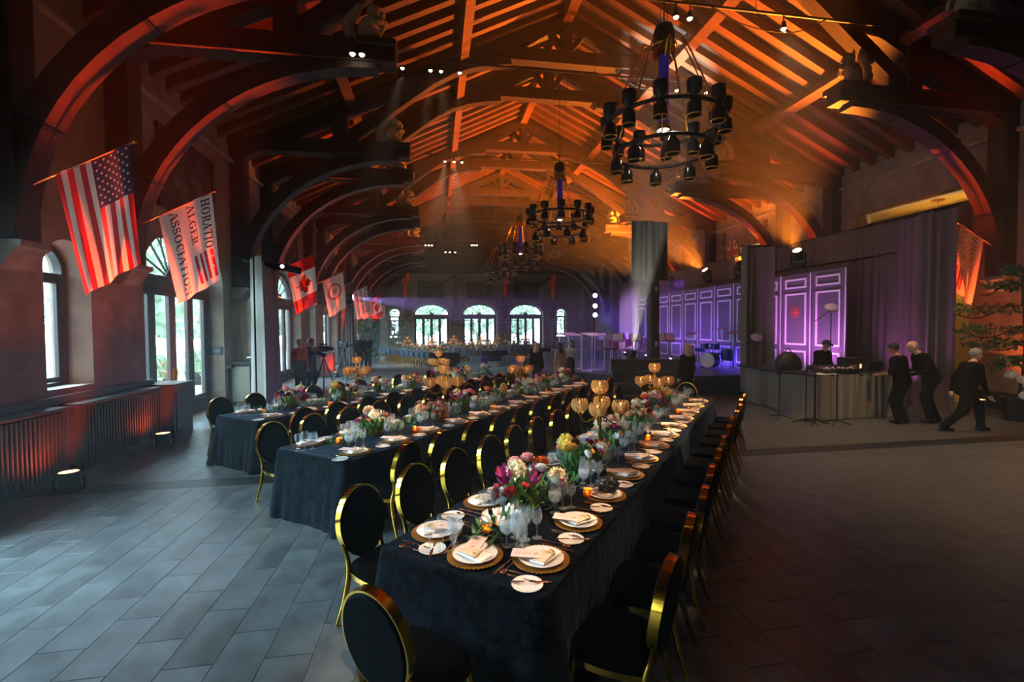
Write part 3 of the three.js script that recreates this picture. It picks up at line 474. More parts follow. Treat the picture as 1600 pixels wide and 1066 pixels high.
flag('stripes', -39.15, -1, 'farthest striped flag beside the distant maple leaf flag', undefined, 4.4);
flag('words', -9.55, 1, 'white lettered banner at the right end of the stage curtain', undefined, 2.1);
flag('stripes', -22, 1, 'striped flag behind the stage glowing red', undefined, 1.1);
flag('leaf', -24.35, 1, 'maple leaf flag far behind the stage', undefined, 3.3);
// ---- drapes
function drapeGeo(a, b, y0, y1, fold, amp, sd = 0, gather = 0) {
  const dx = b[0] - a[0], dz = b[1] - a[1], L = Math.hypot(dx, dz), n = Math.max(16, Math.round(L / fold * 8)), m = 14, P = [], I = [], U = [];
  const nx = -dz / L, nz = dx / L;
  for (let j = 0; j <= m; j++) for (let i = 0; i <= n; i++) {
    const u = i / n, v = j / m, s = u * L / fold * 6.283, q = Math.sin(s + Math.sin(s * 0.37 + sd) * 1.3 + Math.sin(u * 9 + v * 3 + sd) * 0.4) * amp * (0.6 + 0.5 * v) + Math.sin(s * 0.23 + sd * 2) * amp * 0.7;
    const c = 0.5 + (u - 0.5) * (1 - gather * Math.sin(v * Math.PI));
    P.push(a[0] + dx * c + nx * q, y1 + (y0 - y1) * v, a[1] + dz * c + nz * q); U.push(u * L, v * (y1 - y0));
  }
  for (let j = 0; j < m; j++) for (let i = 0; i < n; i++) { const k = j * (n + 1) + i; I.push(k, k + n + 1, k + 1, k + 1, k + n + 1, k + n + 2); }
  const g = new THREE.BufferGeometry(); g.setAttribute('position', new THREE.Float32BufferAttribute(P, 3)); g.setAttribute('uv', new THREE.Float32BufferAttribute(U, 2)); g.setIndex(I); g.computeVertexNormals(); return g;
}
function drape(label, a, b, y1, mat, o = {}) {
  const t = thing('curtain', label, 'curtain'); mesh('fabric', drapeGeo(a, b, o.y0 ?? 0.01, y1, o.fold ?? 0.24, o.amp ?? 0.045, o.sd ?? 1, o.gather ?? 0), mat, t);
  mesh('top_pipe', rod([a[0], y1, a[1]], [b[0], y1, b[1]], 0.03, 8), Mt.blackMetal, t);
  if (o.posts) for (const [x, z] of [a, b]) mesh('upright', [rod([x, 0.02, z], [x, y1, z], 0.025, 8), rbox(0.4, 0.02, 0.4, 0.005, x, 0.01, z)], Mt.blackMetal, t);
}
drape('tall grey stage curtain behind the purple panels', [12.3, -30], [12.3, -9.3], 4.97, Mt.drapeStage, { fold: 0.26, amp: 0.05, sd: 2 });
drape('tall grey drape leg standing left of the sound desk', [9.25, -13.0], [10.3, -12.9], 4.58, Mt.drape, { fold: 0.3, amp: 0.1, sd: 4, y0: 0.12 });
drape('tall grey drape hanging by the side windows near the camera crew', [-4.62, -13.0], [-5.35, -16.6], 4.05, Mt.drape, { fold: 0.42, amp: 0.15, sd: 1, posts: true });
drape('second dark drape farther along the window side', [-3.9, -23.2], [-4.9, -25.4], 4.3, Mt.drapeDark, { fold: 0.36, amp: 0.1, sd: 3, posts: true });
{ // lighting bar over the first drape
  const t = thing('lighting_bar', 'black lighting bar over the tall grey drape', 'stage light', [-4.6, 3.98, -14.4], 0.22);
  mesh('bar', [rod([-0.75, 0.14, 0], [0.75, -0.16, 0], 0.1, 12)], Mt.blackGloss, t); for (const x of [-0.5, -0.1, 0.35]) mesh('clamp', rbox(0.06, 0.3, 0.1, 0.02, x, -0.2 * x + 0.14, 0), Mt.black, t); mesh('lamp_window', [cyl(0.05, 0.05, 0.02, 12).rotateX(Math.PI / 2).translate(0.25, -0.05, 0.1)], lens.violet, t);
}
// ---- chandeliers
{
  const ch = new THREE.Group(); ch.name = numbered('chandelier'); scene.add(ch);
  const smoke = phys(0x2a2f33, 0.12, { transmission: 0.55, thickness: 0, ior: 1.5 });
  mesh('dome', [lathe([[0, 0.42], [0.06, 0.42], [0.16, 0.36], [0.2, 0.22], [0.2, 0.04], [0.24, 0], [0, 0]], 20).translate(0, 1.42, 0)], Mt.iron, ch);
  const cr = []; for (let k = 0; k < 14; k++) { const a = k / 14 * 6.283; cr.push(put(new THREE.ConeGeometry(0.05, 0.3, 5), [Math.cos(a) * 0.17, 1.3, Math.sin(a) * 0.17], [Math.PI + Math.sin(a) * 0.35, 0, -Math.cos(a) * 0.35])); } mesh('gold_crown', [...cr, new THREE.TorusGeometry(0.2, 0.03, 8, 24).rotateX(Math.PI / 2).translate(0, 1.42, 0)], Mt.gold, ch);
  mesh('central_tube', [cyl(0.095, 0.095, 1.25, 20, 0, 0.62, 0)], std(0x1a1466, 0.25, { emissive: C(0.006, 0.003, 0.05), emissiveIntensity: 1 }), ch);
  mesh('down_lamp', [lathe([[0.11, 0], [0.12, -0.06], [0.13, -0.12], [0.11, -0.12], [0.1, -0.02]], 18)], Mt.chrome, ch); mesh('lamp_disc', cyl(0.1, 0.1, 0.01, 18, 0, -0.09, 0), glow(C(1, 0.95, 0.95), 2.2), ch);
  for (let k = 0; k < 8; k++) { const a = k / 8 * 6.283 + 0.2, c = Math.cos(a), s = Math.sin(a); mesh('suspension_rod', [tube([[c * 0.18, 1.42, s * 0.18], [c * 0.34, 1.44, s * 0.34], [c * 0.44, 1.3, s * 0.44], [c * 0.98, 0.02, s * 0.98]], 0.014, 20, 6)], Mt.brass, ch); }
  const R1 = 1.05, R2 = 0.86;
  mesh('upper_ring', new THREE.TorusGeometry(R1, 0.035, 8, 48).rotateX(Math.PI / 2), Mt.iron, ch); mesh('lower_ring', new THREE.TorusGeometry(R2, 0.035, 8, 48).rotateX(Math.PI / 2).translate(0, -0.52, 0), Mt.iron, ch);
  for (let k = 0; k < 4; k++) { const a = k / 4 * 6.283 + 0.5; mesh('strut', [rod([Math.cos(a) * R1, 0, Math.sin(a) * R1], [Math.cos(a) * R2, -0.52, Math.sin(a) * R2], 0.012, 6)], Mt.brass, ch); }
  const cup = lathe([[0.05, 0.0], [0.075, 0.06], [0.12, 0.1], [0.125, 0.28], [0.105, 0.28], [0.1, 0.12], [0.04, 0.05]], 16), jar = lathe([[0.05, 0], [0.075, -0.06], [0.115, -0.1], [0.12, -0.3], [0.112, -0.3], [0.107, -0.11], [0.04, -0.05]], 16), rim = new THREE.TorusGeometry(0.118, 0.012, 6, 18).rotateX(Math.PI / 2);
  const bulb = glow(C(1, 0.75, 0.45), 1.6), bg = lathe([[0, 0], [0.018, 0.01], [0.022, 0.05], [0, 0.09]], 8);
  const lamp = (a, R, y, both) => {
    const x = Math.cos(a) * R, z = Math.sin(a) * R, o = mesh('lamp_jar', jar, smoke, ch); o.position.set(x, y, z);
    mesh('jar_rim', rim, Mt.brass, o).position.y = -0.3; if (both) { const c = mesh('lamp_cup', cup, Mt.iron, o); } mesh('bulb', bg, bulb, o).position.y = -0.2;
  };
  for (let k = 0; k < 12; k++) lamp(k / 12 * 6.283, R1, 0, true); for (let k = 0; k < 8; k++) lamp(k / 8 * 6.283 + 0.3, R2, -0.56, false);
  mesh('suspension_cable', [rod([0, 1.84, 0], [0, 5.8, 0], 0.012, 6), rod([-0.05, 1.8, 0], [-0.4, 5.4, 0], 0.006, 5), rod([0.05, 1.8, 0], [0.4, 5.4, 0], 0.006, 5)], Mt.iron, ch);
  const labs = ['large iron chandelier with lamp jars over the long tables', 'second chandelier with lamp jars over the stage front', 'third chandelier with lamp jars over the far tables', 'farthest small chandelier near the end wall'];
  [-8.25, -15.6, -23.1, -30.5].forEach((z, i) => { const p = [XC + 0.05, 5.92, z]; if (!i) { ch.position.set(...p); tag(ch, labs[0], 'chandelier', 'iron chandeliers under the ridge'); } else dup(ch, p, 0.3 * i, labs[i], 'iron chandeliers under the ridge'); pointLamp(C(1, 0.8, 0.6), 1.5, [p[0], p[1] - 0.2, p[2]], 4); });
}
// ---- track rails with spot lamps
{
  const sp = proto(() => { const g = new THREE.Group(); g.name = numbered('track_spotlight'); scene.add(g);
    mesh('stem', [cyl(0.014, 0.014, 0.16, 8, 0, 0.19, 0)], Mt.iron, g); mesh('head', [lathe([[0, 0.11], [0.04, 0.1], [0.05, 0.02], [0.07, -0.05], [0.06, -0.05], [0.045, 0]], 14)], Mt.iron, g); mesh('lamp_face', ball(0.05, 0, -0.035, 0, 12), lens.warm, g); return g; });
  const rail = (z, y, x0, x1, lab) => { const t = thing('track_rail', lab, 'track rail', [0, y, z]); mesh('rail', [rbox(x1 - x0, 0.05, 0.04, 0.01, (x0 + x1) / 2, 0, 0)], Mt.iron, t); for (const x of [x0 + 0.8, (x0 + x1) / 2, x1 - 0.8]) mesh('hanger', [rod([x, 0, 0], [x, roofY(x - XC) - y - 0.2, 0], 0.008, 5)], Mt.iron, t); mesh('cable', [tube([[XC + 1.4, 0, 0.03], [XC + 2.2, -0.32, 0.03], [XC + 3.4, -0.36, 0.03], [XC + 4.2, 0, 0.03]], 0.012, 20, 5)], Mt.black, t); };
  rail(-9.0, 8.72, 2.4, 11, 'black track rail crossing above the large chandelier');
  rail(-13.9, 9.86, -2.2, 12, 'black track rail crossing below the first lit roof arch');
  rail(-21.3, 9.86, -2.0, 10.5, 'black track rail crossing above the third chandelier');
  const atA = (q, t = 0.55) => [-0.34 + q * 0.6252 + t * 0.7804, 0.8, -2.98 - q * 0.7804 + t * 0.6252];
  rail(-1.6, 8.72, 0, 10, 'black track rail nearest the open floor');
  const T = [[4.9, 8.47, -9, atA(2.6), 6.5, 560], [5.2, 8.47, -9, atA(4.1), 6.5, 560], [7.35, 8.47, -9, [8.6, 0.3, -7.2], 34, 210], [-1.47, 7.3, -9.2, [0.2, 0.8, -6.6], 14, 6], [-1.3, 7.3, -9.2, [0.6, 0.8, -3.3], 14, 6], [-0.85, 9.62, -13.9, atA(3.4, -5.1), 6, 430], [-0.06, 9.62, -13.9, atA(5.6, -5.1), 6, 430], [0.24, 9.62, -13.9, atA(4.2, -2.3), 6, 430], [0.78, 9.62, -13.9, atA(7.8, -5.1), 6, 430], [0.5, 9.62, -21.3, [-1, 0.8, -28], 16, 900], [0.91, 9.62, -21.3, [2.5, 0.8, -30], 16, 900], [1.26, 9.62, -21.3, [5.2, 1.2, -16.5], 20, 100], [8.2, 9.62, -13.9, atA(5.5), 6, 430], [8.6, 9.62, -13.9, atA(6.9), 6, 430], [7.6, 9.62, -13.9, atA(6.0, -2.3), 6, 430], [7.2, 9.62, -13.9, atA(7.8, -2.3), 6, 430], [2.6, 8.47, -1.6, atA(0.2, 0.55), 7, 270], [3.6, 8.47, -1.6, atA(1.3, 0.55), 7, 300], [1.6, 8.47, -1.6, atA(2.3, -2.3), 6.5, 330], [8.6, 8.47, -1.6, [9.6, 0, -4.6], 42, 130]];
  for (const [x, y, z, to, deg, k] of T) { sp([x, y, z], 0, z > -3 ? 'small lit spotlight on the rail nearest the open floor' : z > -10 ? (x < 0 ? 'small lit spotlight under the squirrel on the hammer beam' : 'small lit spotlight on the rail over the large chandelier') : z > -15 ? 'small lit spotlight in the row below the first lit roof arch' : 'small lit spotlight in the row above the third chandelier', 'small spotlights in the roof', 'spotlight'); spot(WARM, k, [x, y - 0.1, z], to, deg, 0.8, 3); }
  for (const [x, y] of [[-0.54, 7.2], [-0.35, 7.2], [-0.16, 7.2], [0.65, 6.8], [0.92, 6.8], [1.24, 6.8], [2.26, 7.26], [2.58, 7.27], [2.42, 7.27]]) sp([x, y, -29], 0, 'tiny distant spotlight hanging before the end wall', 'distant spotlights', 'spotlight');
  for (const [y, z, lab] of [[7.2, -29, 'thin black rail carrying the distant spotlights']]) { const t = thing('track_rail', lab, 'track rail', [0.9, y + 0.3, z]); mesh('rail', [rbox(4.4, 0.04, 0.04, 0.01), rbox(1.2, 0.03, 0.03, 0.01, 0.03, -0.4, 0)], Mt.iron, t); for (const x of [-2, 2]) mesh('hanger', [rod([x, 0, 0], [x, roofY(0.9 + x - XC) - y - 0.5, 0], 0.008, 5)], Mt.iron, t); mesh('drop', [rod([-0.3, 0, 0], [-0.3, -0.4, 0], 0.008, 5), rod([0.3, 0, 0], [0.3, -0.4, 0], 0.008, 5)], Mt.iron, t); }
}
// ---- dark blinds in the recesses
for (const z of [-12.07, -19.47]) { const t = thing('roller_blind', z > -15 ? 'dark roller blind across the yellow recess behind the curtain' : 'dark roller blind across the farther recess', 'blind', [XR + 0.5, 0, z]); mesh('fabric', rbox(0.02, 2.45, 3.46, 0.006, 0, 4.3, 0), Mt.drapeDark, t); mesh('roller', rod([0, 5.54, -1.74], [0, 5.54, 1.74], 0.04, 10), Mt.iron, t); }
// ---- warm lamps in the passage behind the right wall
for (const z of [-12.07, -19.47]) {
  const t = thing('ceiling_lamp', z > -15 ? 'warm pendant globe lamp in the yellow recess behind the curtain' : 'warm pendant globe lamp in the farther recess', 'ceiling lamp', [XR + 1.1, 4.6, z]); mesh('rose', [cyl(0.16, 0.16, 0.04, 18, 0, 1.33, 0), rod([0, 0, 0], [0, 1.33, 0], 0.01, 6)], Mt.brass, t); mesh('globe', ball(0.13, 0, -0.1, 0, 16), lens.warm, t);
  pointLamp(C(1, 0.72, 0.3), 16, [XR + 1.1, 4.5, z], 6);
}
// ================================================================ the three long tables
const TA = 38.7 * D, TU = [Math.sin(TA), -Math.cos(TA)], TV = [Math.cos(TA), Math.sin(TA)], TO = [-0.34, -2.98], TH = 0.76;
const atT = (s, t, y = TH) => [TO[0] + s * TU[0] + t * TV[0], y, TO[1] + s * TU[1] + t * TV[1]];
const yawOf = f => Math.atan2(f[0], f[1]);
const tables = [
  { s0: 0, len: 7.5, t0: -0.03, w: 1.15, first: 0.34, step: 0.6, name: 'the long table nearest the sound desk', heads: [-1, 1] },
  { s0: 1.22, len: 7.6, t0: -2.89, w: 1.17, first: 1.5, step: 0.625, name: 'the middle long table', heads: [] },
  { s0: 2.04, len: 7.6, t0: -5.66, w: 1.13, first: 2.38, step: 0.625, name: 'the long table nearest the radiators', heads: [] },
];
function clothGeo(w, l, h, sd) {
  const R = 0.05, per = [], n = (a, b, m) => { for (let i = 0; i < m; i++) per.push([a[0] + (b[0] - a[0]) * i / m, a[1] + (b[1] - a[1]) * i / m]); };
  const X = w / 2, Z = l / 2, arc = (cx, cz, a0) => { for (let i = 0; i < 6; i++) { const a = a0 + i / 6 * Math.PI / 2; per.push([cx + Math.cos(a) * R, cz + Math.sin(a) * R, 1 - Math.abs(i - 3) / 4]); } };
  n([-X + R, -Z], [X - R, -Z], 30); arc(X - R, -Z + R, -Math.PI / 2); n([X, -Z + R], [X, Z - R], 130); arc(X - R, Z - R, 0); n([X - R, Z], [-X + R, Z], 30); arc(-X + R, Z - R, Math.PI / 2); n([-X, Z - R], [-X, -Z + R], 130); arc(-X + R, -Z + R, Math.PI);
  const N = per.length, rows = [[0, 0, 0], [0.004, 0.0, 0], [0.012, 0.006, 0], [0.016, 0.02, 0.02]]; for (let k = 1; k <= 14; k++) rows.push([0.018 + 0.05 * k / 14, 0.02 + (h - 0.03) * k / 14, k / 14]);
  const P = [], U = [], I = []; let L = 0;
  const near = (p) => { const a = X - Math.abs(p[0]), b = Z - Math.abs(p[1]); return Math.exp(-Math.max(a, b) * 5); };
  for (let i = 0; i <= N; i++) {
    const p = per[i % N], q = per[(i + 1) % N], o = per[(i + N - 1) % N]; let tx = q[0] - o[0], tz = q[1] - o[1]; const t = Math.hypot(tx, tz); tx /= t; tz /= t; const nx = tz, nz = -tx;
    if (i) L += Math.hypot(p[0] - per[(i - 1) % N][0], p[1] - per[(i - 1) % N][1]);
    const c = near(p);
    for (const [out, dn, f] of rows) {
      const wav = (Math.sin(L * 7.3 + sd) * 0.5 + Math.sin(L * 13.7 + sd * 2.1) * 0.35 + Math.sin(L * 3.1 + sd * 3) * 0.5) * 0.02 * f + c * f * (0.11 + 0.04 * Math.sin(L * 38 + sd));
      P.push(p[0] + nx * (out + wav), h - dn + (f === 1 ? Math.sin(L * 5 + sd) * 0.004 : 0), p[1] + nz * (out + wav)); U.push(L, -dn);
    }
  }
  const m = rows.length; for (let i = 0; i < N; i++) for (let k = 0; k < m - 1; k++) { const a = i * m + k, b = a + m; I.push(a, a + 1, b, b, a + 1, b + 1); }
  const c0 = P.length / 3; P.push(0, h, 0); U.push(0, 0); for (let i = 0; i < N; i++) { P.push(per[i][0], h, per[i][1]); U.push(per[i][0], per[i][1]); } for (let i = 0; i < N; i++) I.push(c0, c0 + 1 + (i + 1) % N, c0 + 1 + i);
  for (let i = 0; i < I.length; i += 3) { const t = I[i + 1]; I[i + 1] = I[i + 2]; I[i + 2] = t; }
  const g = new THREE.BufferGeometry(); g.setAttribute('position', new THREE.Float32BufferAttribute(P, 3)); g.setAttribute('uv', new THREE.Float32BufferAttribute(U, 2)); g.setIndex(I); g.computeVertexNormals(); return g;
}
function flip(g) { const I = g.index.array; for (let i = 0; i < I.length; i += 3) { const t = I[i + 1]; I[i + 1] = I[i + 2]; I[i + 2] = t; } g.computeVertexNormals(); return g; }
tables.forEach((t, k) => {
  const c = atT(t.s0 + t.len / 2, t.t0 + t.w / 2, 0);
  const tb = thing('banquet_table', 'long folding table under the black cloth, ' + t.name, 'table', c, -TA);
  mesh('tabletop', rbox(t.w - 0.06, 0.03, t.len - 0.06, 0.008, 0, TH - 0.03, 0), Mt.darkwood, tb);
  for (const x of [-1, 1]) for (const z of [-1, -0.33, 0.33, 1]) mesh('leg', rod([x * (t.w / 2 - 0.14), 0, z * (t.len / 2 - 0.3)], [x * (t.w / 2 - 0.14), TH - 0.045, z * (t.len / 2 - 0.3)], 0.016, 8), Mt.blackMetal, tb);
  const cl = mesh('tablecloth', flip(clothGeo(t.w, t.len, TH, k * 1.7)), Mt.velvet); cl.position.set(...c); cl.rotation.y = -TA; tag(cl, 'black velvet cloth draped to the floor over ' + t.name, 'tablecloth');
});
// ---- chair
function taper(pts, rs, m = 6) {
  const cv = new THREE.CatmullRomCurve3(pts.map(p => V(...p)), false, 'centripetal'), n = 14, g = new THREE.TubeGeometry(cv, n, 1, m), P = g.attributes.position;
  for (let i = 0; i <= n; i++) { const c = cv.getPointAt(i / n), u = i / n * (rs.length - 1), k = Math.min(rs.length - 2, u | 0), r = rs[k] + (rs[k + 1] - rs[k]) * (u - k); for (let j = 0; j <= m; j++) { const q = i * (m + 1) + j; P.setXYZ(q, c.x + (P.getX(q) - c.x) * r, c.y + (P.getY(q) - c.y) * r, c.z + (P.getZ(q) - c.z) * r); } }
  return g;
}
function makeChair(seatM, backM, metal, rim = metal) {
  const g = new THREE.Group(); g.name = numbered('banquet_chair'); scene.add(g);
  const el = (a, b) => { const s = new THREE.Shape(); s.absellipse(0, 0, a, b, 0, Math.PI * 2); return s; };
  const rs = el(0.218, 0.258), h = new THREE.Path(); h.absellipse(0, 0, 0.207, 0.247, 0, Math.PI * 2); rs.holes.push(h);
  const tilt = [-0.14, 0, 0], bc = [0, 0.715, -0.252];
  mesh('back_frame', put(crease(ext(rs, 0.05, 26).translate(0, 0, -0.025), 0.5), bc, tilt), rim, g);
  mesh('backrest', put(new THREE.ExtrudeGeometry(el(0.192, 0.232), { depth: 0.03, bevelEnabled: true, bevelSize: 0.014, bevelThickness: 0.02, bevelSegments: 3, curveSegments: 22 }).translate(0, 0, -0.015), bc, tilt), backM, g);
  const ss = k => { const s = new THREE.Shape(); s.moveTo(-0.17 - k, -0.19 - k); s.quadraticCurveTo(0, -0.215 - k, 0.17 + k, -0.19 - k); s.bezierCurveTo(0.23 + k, -0.06, 0.235 + k, 0.08, 0.215 + k, 0.15); s.quadraticCurveTo(0.2 + k, 0.205 + k, 0.1, 0.205 + k); s.lineTo(-0.1, 0.205 + k); s.quadraticCurveTo(-0.2 - k, 0.205 + k, -0.215 - k, 0.15); s.bezierCurveTo(-0.235 - k, 0.08, -0.23 - k, -0.06, -0.17 - k, -0.19 - k); return s; };
  const flat = (q, y) => q.rotateX(Math.PI / 2).translate(0, y, 0);
  mesh('seat', flat(new THREE.ExtrudeGeometry(ss(-0.022), { depth: 0.04, bevelEnabled: true, bevelSize: 0.02, bevelThickness: 0.022, bevelSegments: 3, curveSegments: 8 }), 0.462), seatM, g);
  mesh('seat_rail', flat(crease(ext(ss(0.004), 0.034, 8), 0.5), 0.415), metal, g);
  for (const s of [-1, 1]) {
    mesh('leg', [taper([[s * 0.195, 0.4, 0.17], [s * 0.203, 0.3, 0.185], [s * 0.2, 0.12, 0.188], [s * 0.205, 0, 0.2]], [0.021, 0.02, 0.014, 0.011])], metal, g);
    mesh('leg', [taper([[s * 0.19, 0.6, -0.238], [s * 0.165, 0.5, -0.222], [s * 0.172, 0.4, -0.2], [s * 0.185, 0.2, -0.235], [s * 0.205, 0, -0.3]], [0.012, 0.02, 0.021, 0.016, 0.011])], metal, g);
  }
  return g;
}
const chair = proto(() => makeChair(Mt.chairVelvet, Mt.chairBack, Mt.gold));
const seats = [];
tables.forEach((t, k) => {
  for (let i = 0; i < 12; i++) for (const side of [-1, 1]) { const s = t.first + i * t.step; seats.push({ k, i, s, t: side < 0 ? t.t0 : t.t0 + t.w, f: side < 0 ? TV : [-TV[0], -TV[1]], side }); }
  for (const hd of t.heads) seats.push({ k, i: hd < 0 ? 0 : 11, s: hd < 0 ? t.s0 : t.s0 + t.len, t: t.t0 + t.w / 2 + (hd < 0 ? 0.02 : 0), f: hd < 0 ? TU : [-TU[0], -TU[1]], side: 0, head: hd });
});
for (const q of seats) {
  const b = atT(q.s, q.t, 0), d = 0.27 + rnd(-0.015, 0.02) + (q.head ? 0.06 : 0), j = rnd(-0.06, 0.06), T = tables[q.k].name;
  const where = q.head ? (q.head < 0 ? 'open floor end of ' : 'stage end of ') : q.side < 0 ? 'window side of ' : 'stage side of ';
  chair([b[0] - q.f[0] * d, 0, b[2] - q.f[1] * d], yawOf(q.f) + j, 'black oval-back chair, ' + where + T, q.head ? undefined : 'black and gold chairs ' + where + T, 'chair');
}
// ---- tableware prototypes
function scallop(g, r0, n, amp) { const P = g.attributes.position; for (let i = 0; i < P.count; i++) { const x = P.getX(i), z = P.getZ(i), r = Math.hypot(x, z); if (r > r0) P.setY(i, P.getY(i) + amp * Math.cos(n * Math.atan2(z, x)) * (r - r0) / 0.04); } g.computeVertexNormals(); return g; }
const one = (name, geo, mat) => proto(() => mesh(name, geo, mat));
const pc = {
  charger: one('charger_plate', scallop(lathe([[0, 0.004], [0.1, 0.004], [0.12, 0.008], [0.14, 0.011], [0.168, 0.016], [0.17, 0.013], [0.14, 0.004], [0.1, 0], [0, 0]], 120), 0.125, 40, 0.004), std(0xb98a3e, 0.36, { metalness: 0.85 })),
  plate: one('dinner_plate', lathe([[0, 0.004], [0.085, 0.004], [0.095, 0.008], [0.134, 0.018], [0.136, 0.016], [0.1, 0.003], [0.09, 0], [0, 0]], 40), Mt.china),
  side: one('side_plate', lathe([[0, 0.004], [0.055, 0.004], [0.062, 0.007], [0.084, 0.013], [0.086, 0.011], [0.062, 0.002], [0.055, 0], [0, 0]], 32), Mt.china),
  napkin: proto(() => { const g = new THREE.Group(); g.name = numbered('napkin'); scene.add(g);
    const wav = (q, a) => { const P = q.attributes.position; for (let i = 0; i < P.count; i++) P.setY(i, P.getY(i) + a * Math.sin(P.getX(i) * 40) * Math.sin(P.getZ(i) * 22)); q.computeVertexNormals(); return q; };
    mesh('folded_linen', [wav(new RoundedBoxGeometry(0.105, 0.014, 0.2, 3, 0.006).translate(0, 0.008, 0), 0.003)], Mt.linenWhite, g); mesh('top_fold', [wav(put(new RoundedBoxGeometry(0.085, 0.01, 0.13, 3, 0.005), [0.005, 0.021, 0.03], [0.04, 0.12, 0.03]), 0.003)], Mt.linen, g);
    mesh('knot', [put(new THREE.TorusGeometry(0.018, 0.005, 6, 14), [0, 0.03, -0.02], [1.2, 0.3, 0]), put(new THREE.TorusGeometry(0.018, 0.005, 6, 14), [0.028, 0.03, -0.03], [1.3, -0.5, 0]), put(ball(0.012, 0, 0, 0, 8), [0.014, 0.034, -0.024])], std(0xf2cf9a, 0.35, { metalness: 0.5 }), g); return g; }),
  menu: (() => { const t = canvasTex(128, 224, (c, w, h) => { c.fillStyle = '#f3c9bb'; c.fillRect(0, 0, w, h); c.strokeStyle = '#b8453c'; c.lineWidth = 5; c.beginPath(); c.arc(w / 2, 40, 15, 0, 7); c.stroke(); c.fillStyle = '#b8453c'; starPath(c, w / 2, 40, 11); c.fillStyle = '#9c6f66'; for (let i = 0; i < 9; i++) c.fillRect(w / 2 - 30 + (i * 7) % 12, 76 + i * 14, 60 - ((i * 13) % 24), 3); });
    const g = new THREE.BoxGeometry(0.1, 0.0015, 0.175); return one('menu_card', g, [Mt.card, Mt.card, std(0xffffff, 0.75, { map: t }), Mt.card, Mt.card, Mt.card]); })(),
  knife: one('table_knife', mg([put(ball(1, 0, 0, 0, 10), [0, 0.005, 0.07], [0, 0, 0], [0.007, 0.004, 0.05]), put(ball(1, 0, 0, 0, 10), [0.002, 0.005, -0.05], [0, 0, 0], [0.009, 0.0018, 0.07])]), Mt.roseGold),
  fork: one('table_fork', mg([put(ball(1, 0, 0, 0, 10), [0, 0.005, 0.065], [0, 0, 0], [0.0065, 0.0035, 0.05]), box(0.006, 0.003, 0.07, 0, 0.006, -0.01), put(ball(1, 0, 0, 0, 10), [0, 0.007, -0.05], [0, 0, 0], [0.012, 0.003, 0.02]), ...[-0.009, -0.003, 0.003, 0.009].map(x => box(0.0028, 0.002, 0.042, x, 0.008, -0.078))]), Mt.roseGold),
  spoon: one('table_spoon', mg([put(ball(1, 0, 0, 0, 10), [0, 0.005, 0.06], [0, 0, 0], [0.0065, 0.0035, 0.05]), box(0.006, 0.003, 0.07, 0, 0.006, -0.01), put(ball(1, 0, 0, 0, 12), [0, 0.006, -0.068], [0, 0, 0], [0.019, 0.005, 0.029])]), Mt.roseGold),
};
const glassOf = (name, bowl, stem, foot, H, water) => proto(() => {
  const g = new THREE.Group(); g.name = numbered(name); scene.add(g);
  mesh('bowl', lathe([[0.004, stem], ...bowl.map(([r, y]) => [r, y])], 22), Mt.glass, g); mesh('stem', lathe([[foot, 0], [foot, 0.002], [foot * 0.5, 0.006], [0.005, 0.014], [0.0038, stem * 0.6], [0.006, stem], [0.001, stem + 0.004]], 16), Mt.glass, g);
  if (water) mesh('water', lathe(water, 18), Mt.water, g); return g;
});
const gl = {
  goblet: glassOf('water_goblet', [[0.026, 0.082], [0.042, 0.105], [0.049, 0.135], [0.047, 0.165], [0.04, 0.195]], 0.075, 0.038, 0.2, [[0, 0.08], [0.024, 0.084], [0.04, 0.106], [0.047, 0.135], [0.046, 0.15], [0, 0.15]]),
  wine: glassOf('wine_glass', [[0.02, 0.1], [0.036, 0.118], [0.044, 0.15], [0.042, 0.185], [0.035, 0.22]], 0.094, 0.036, 0.22),
  white: glassOf('white_wine_glass', [[0.017, 0.096], [0.03, 0.112], [0.036, 0.14], [0.034, 0.168], [0.029, 0.195]], 0.09, 0.033, 0.2),
  flute: glassOf('champagne_flute', [[0.012, 0.085], [0.022, 0.11], [0.027, 0.16], [0.026, 0.2], [0.022, 0.24]], 0.08, 0.032, 0.24),
};
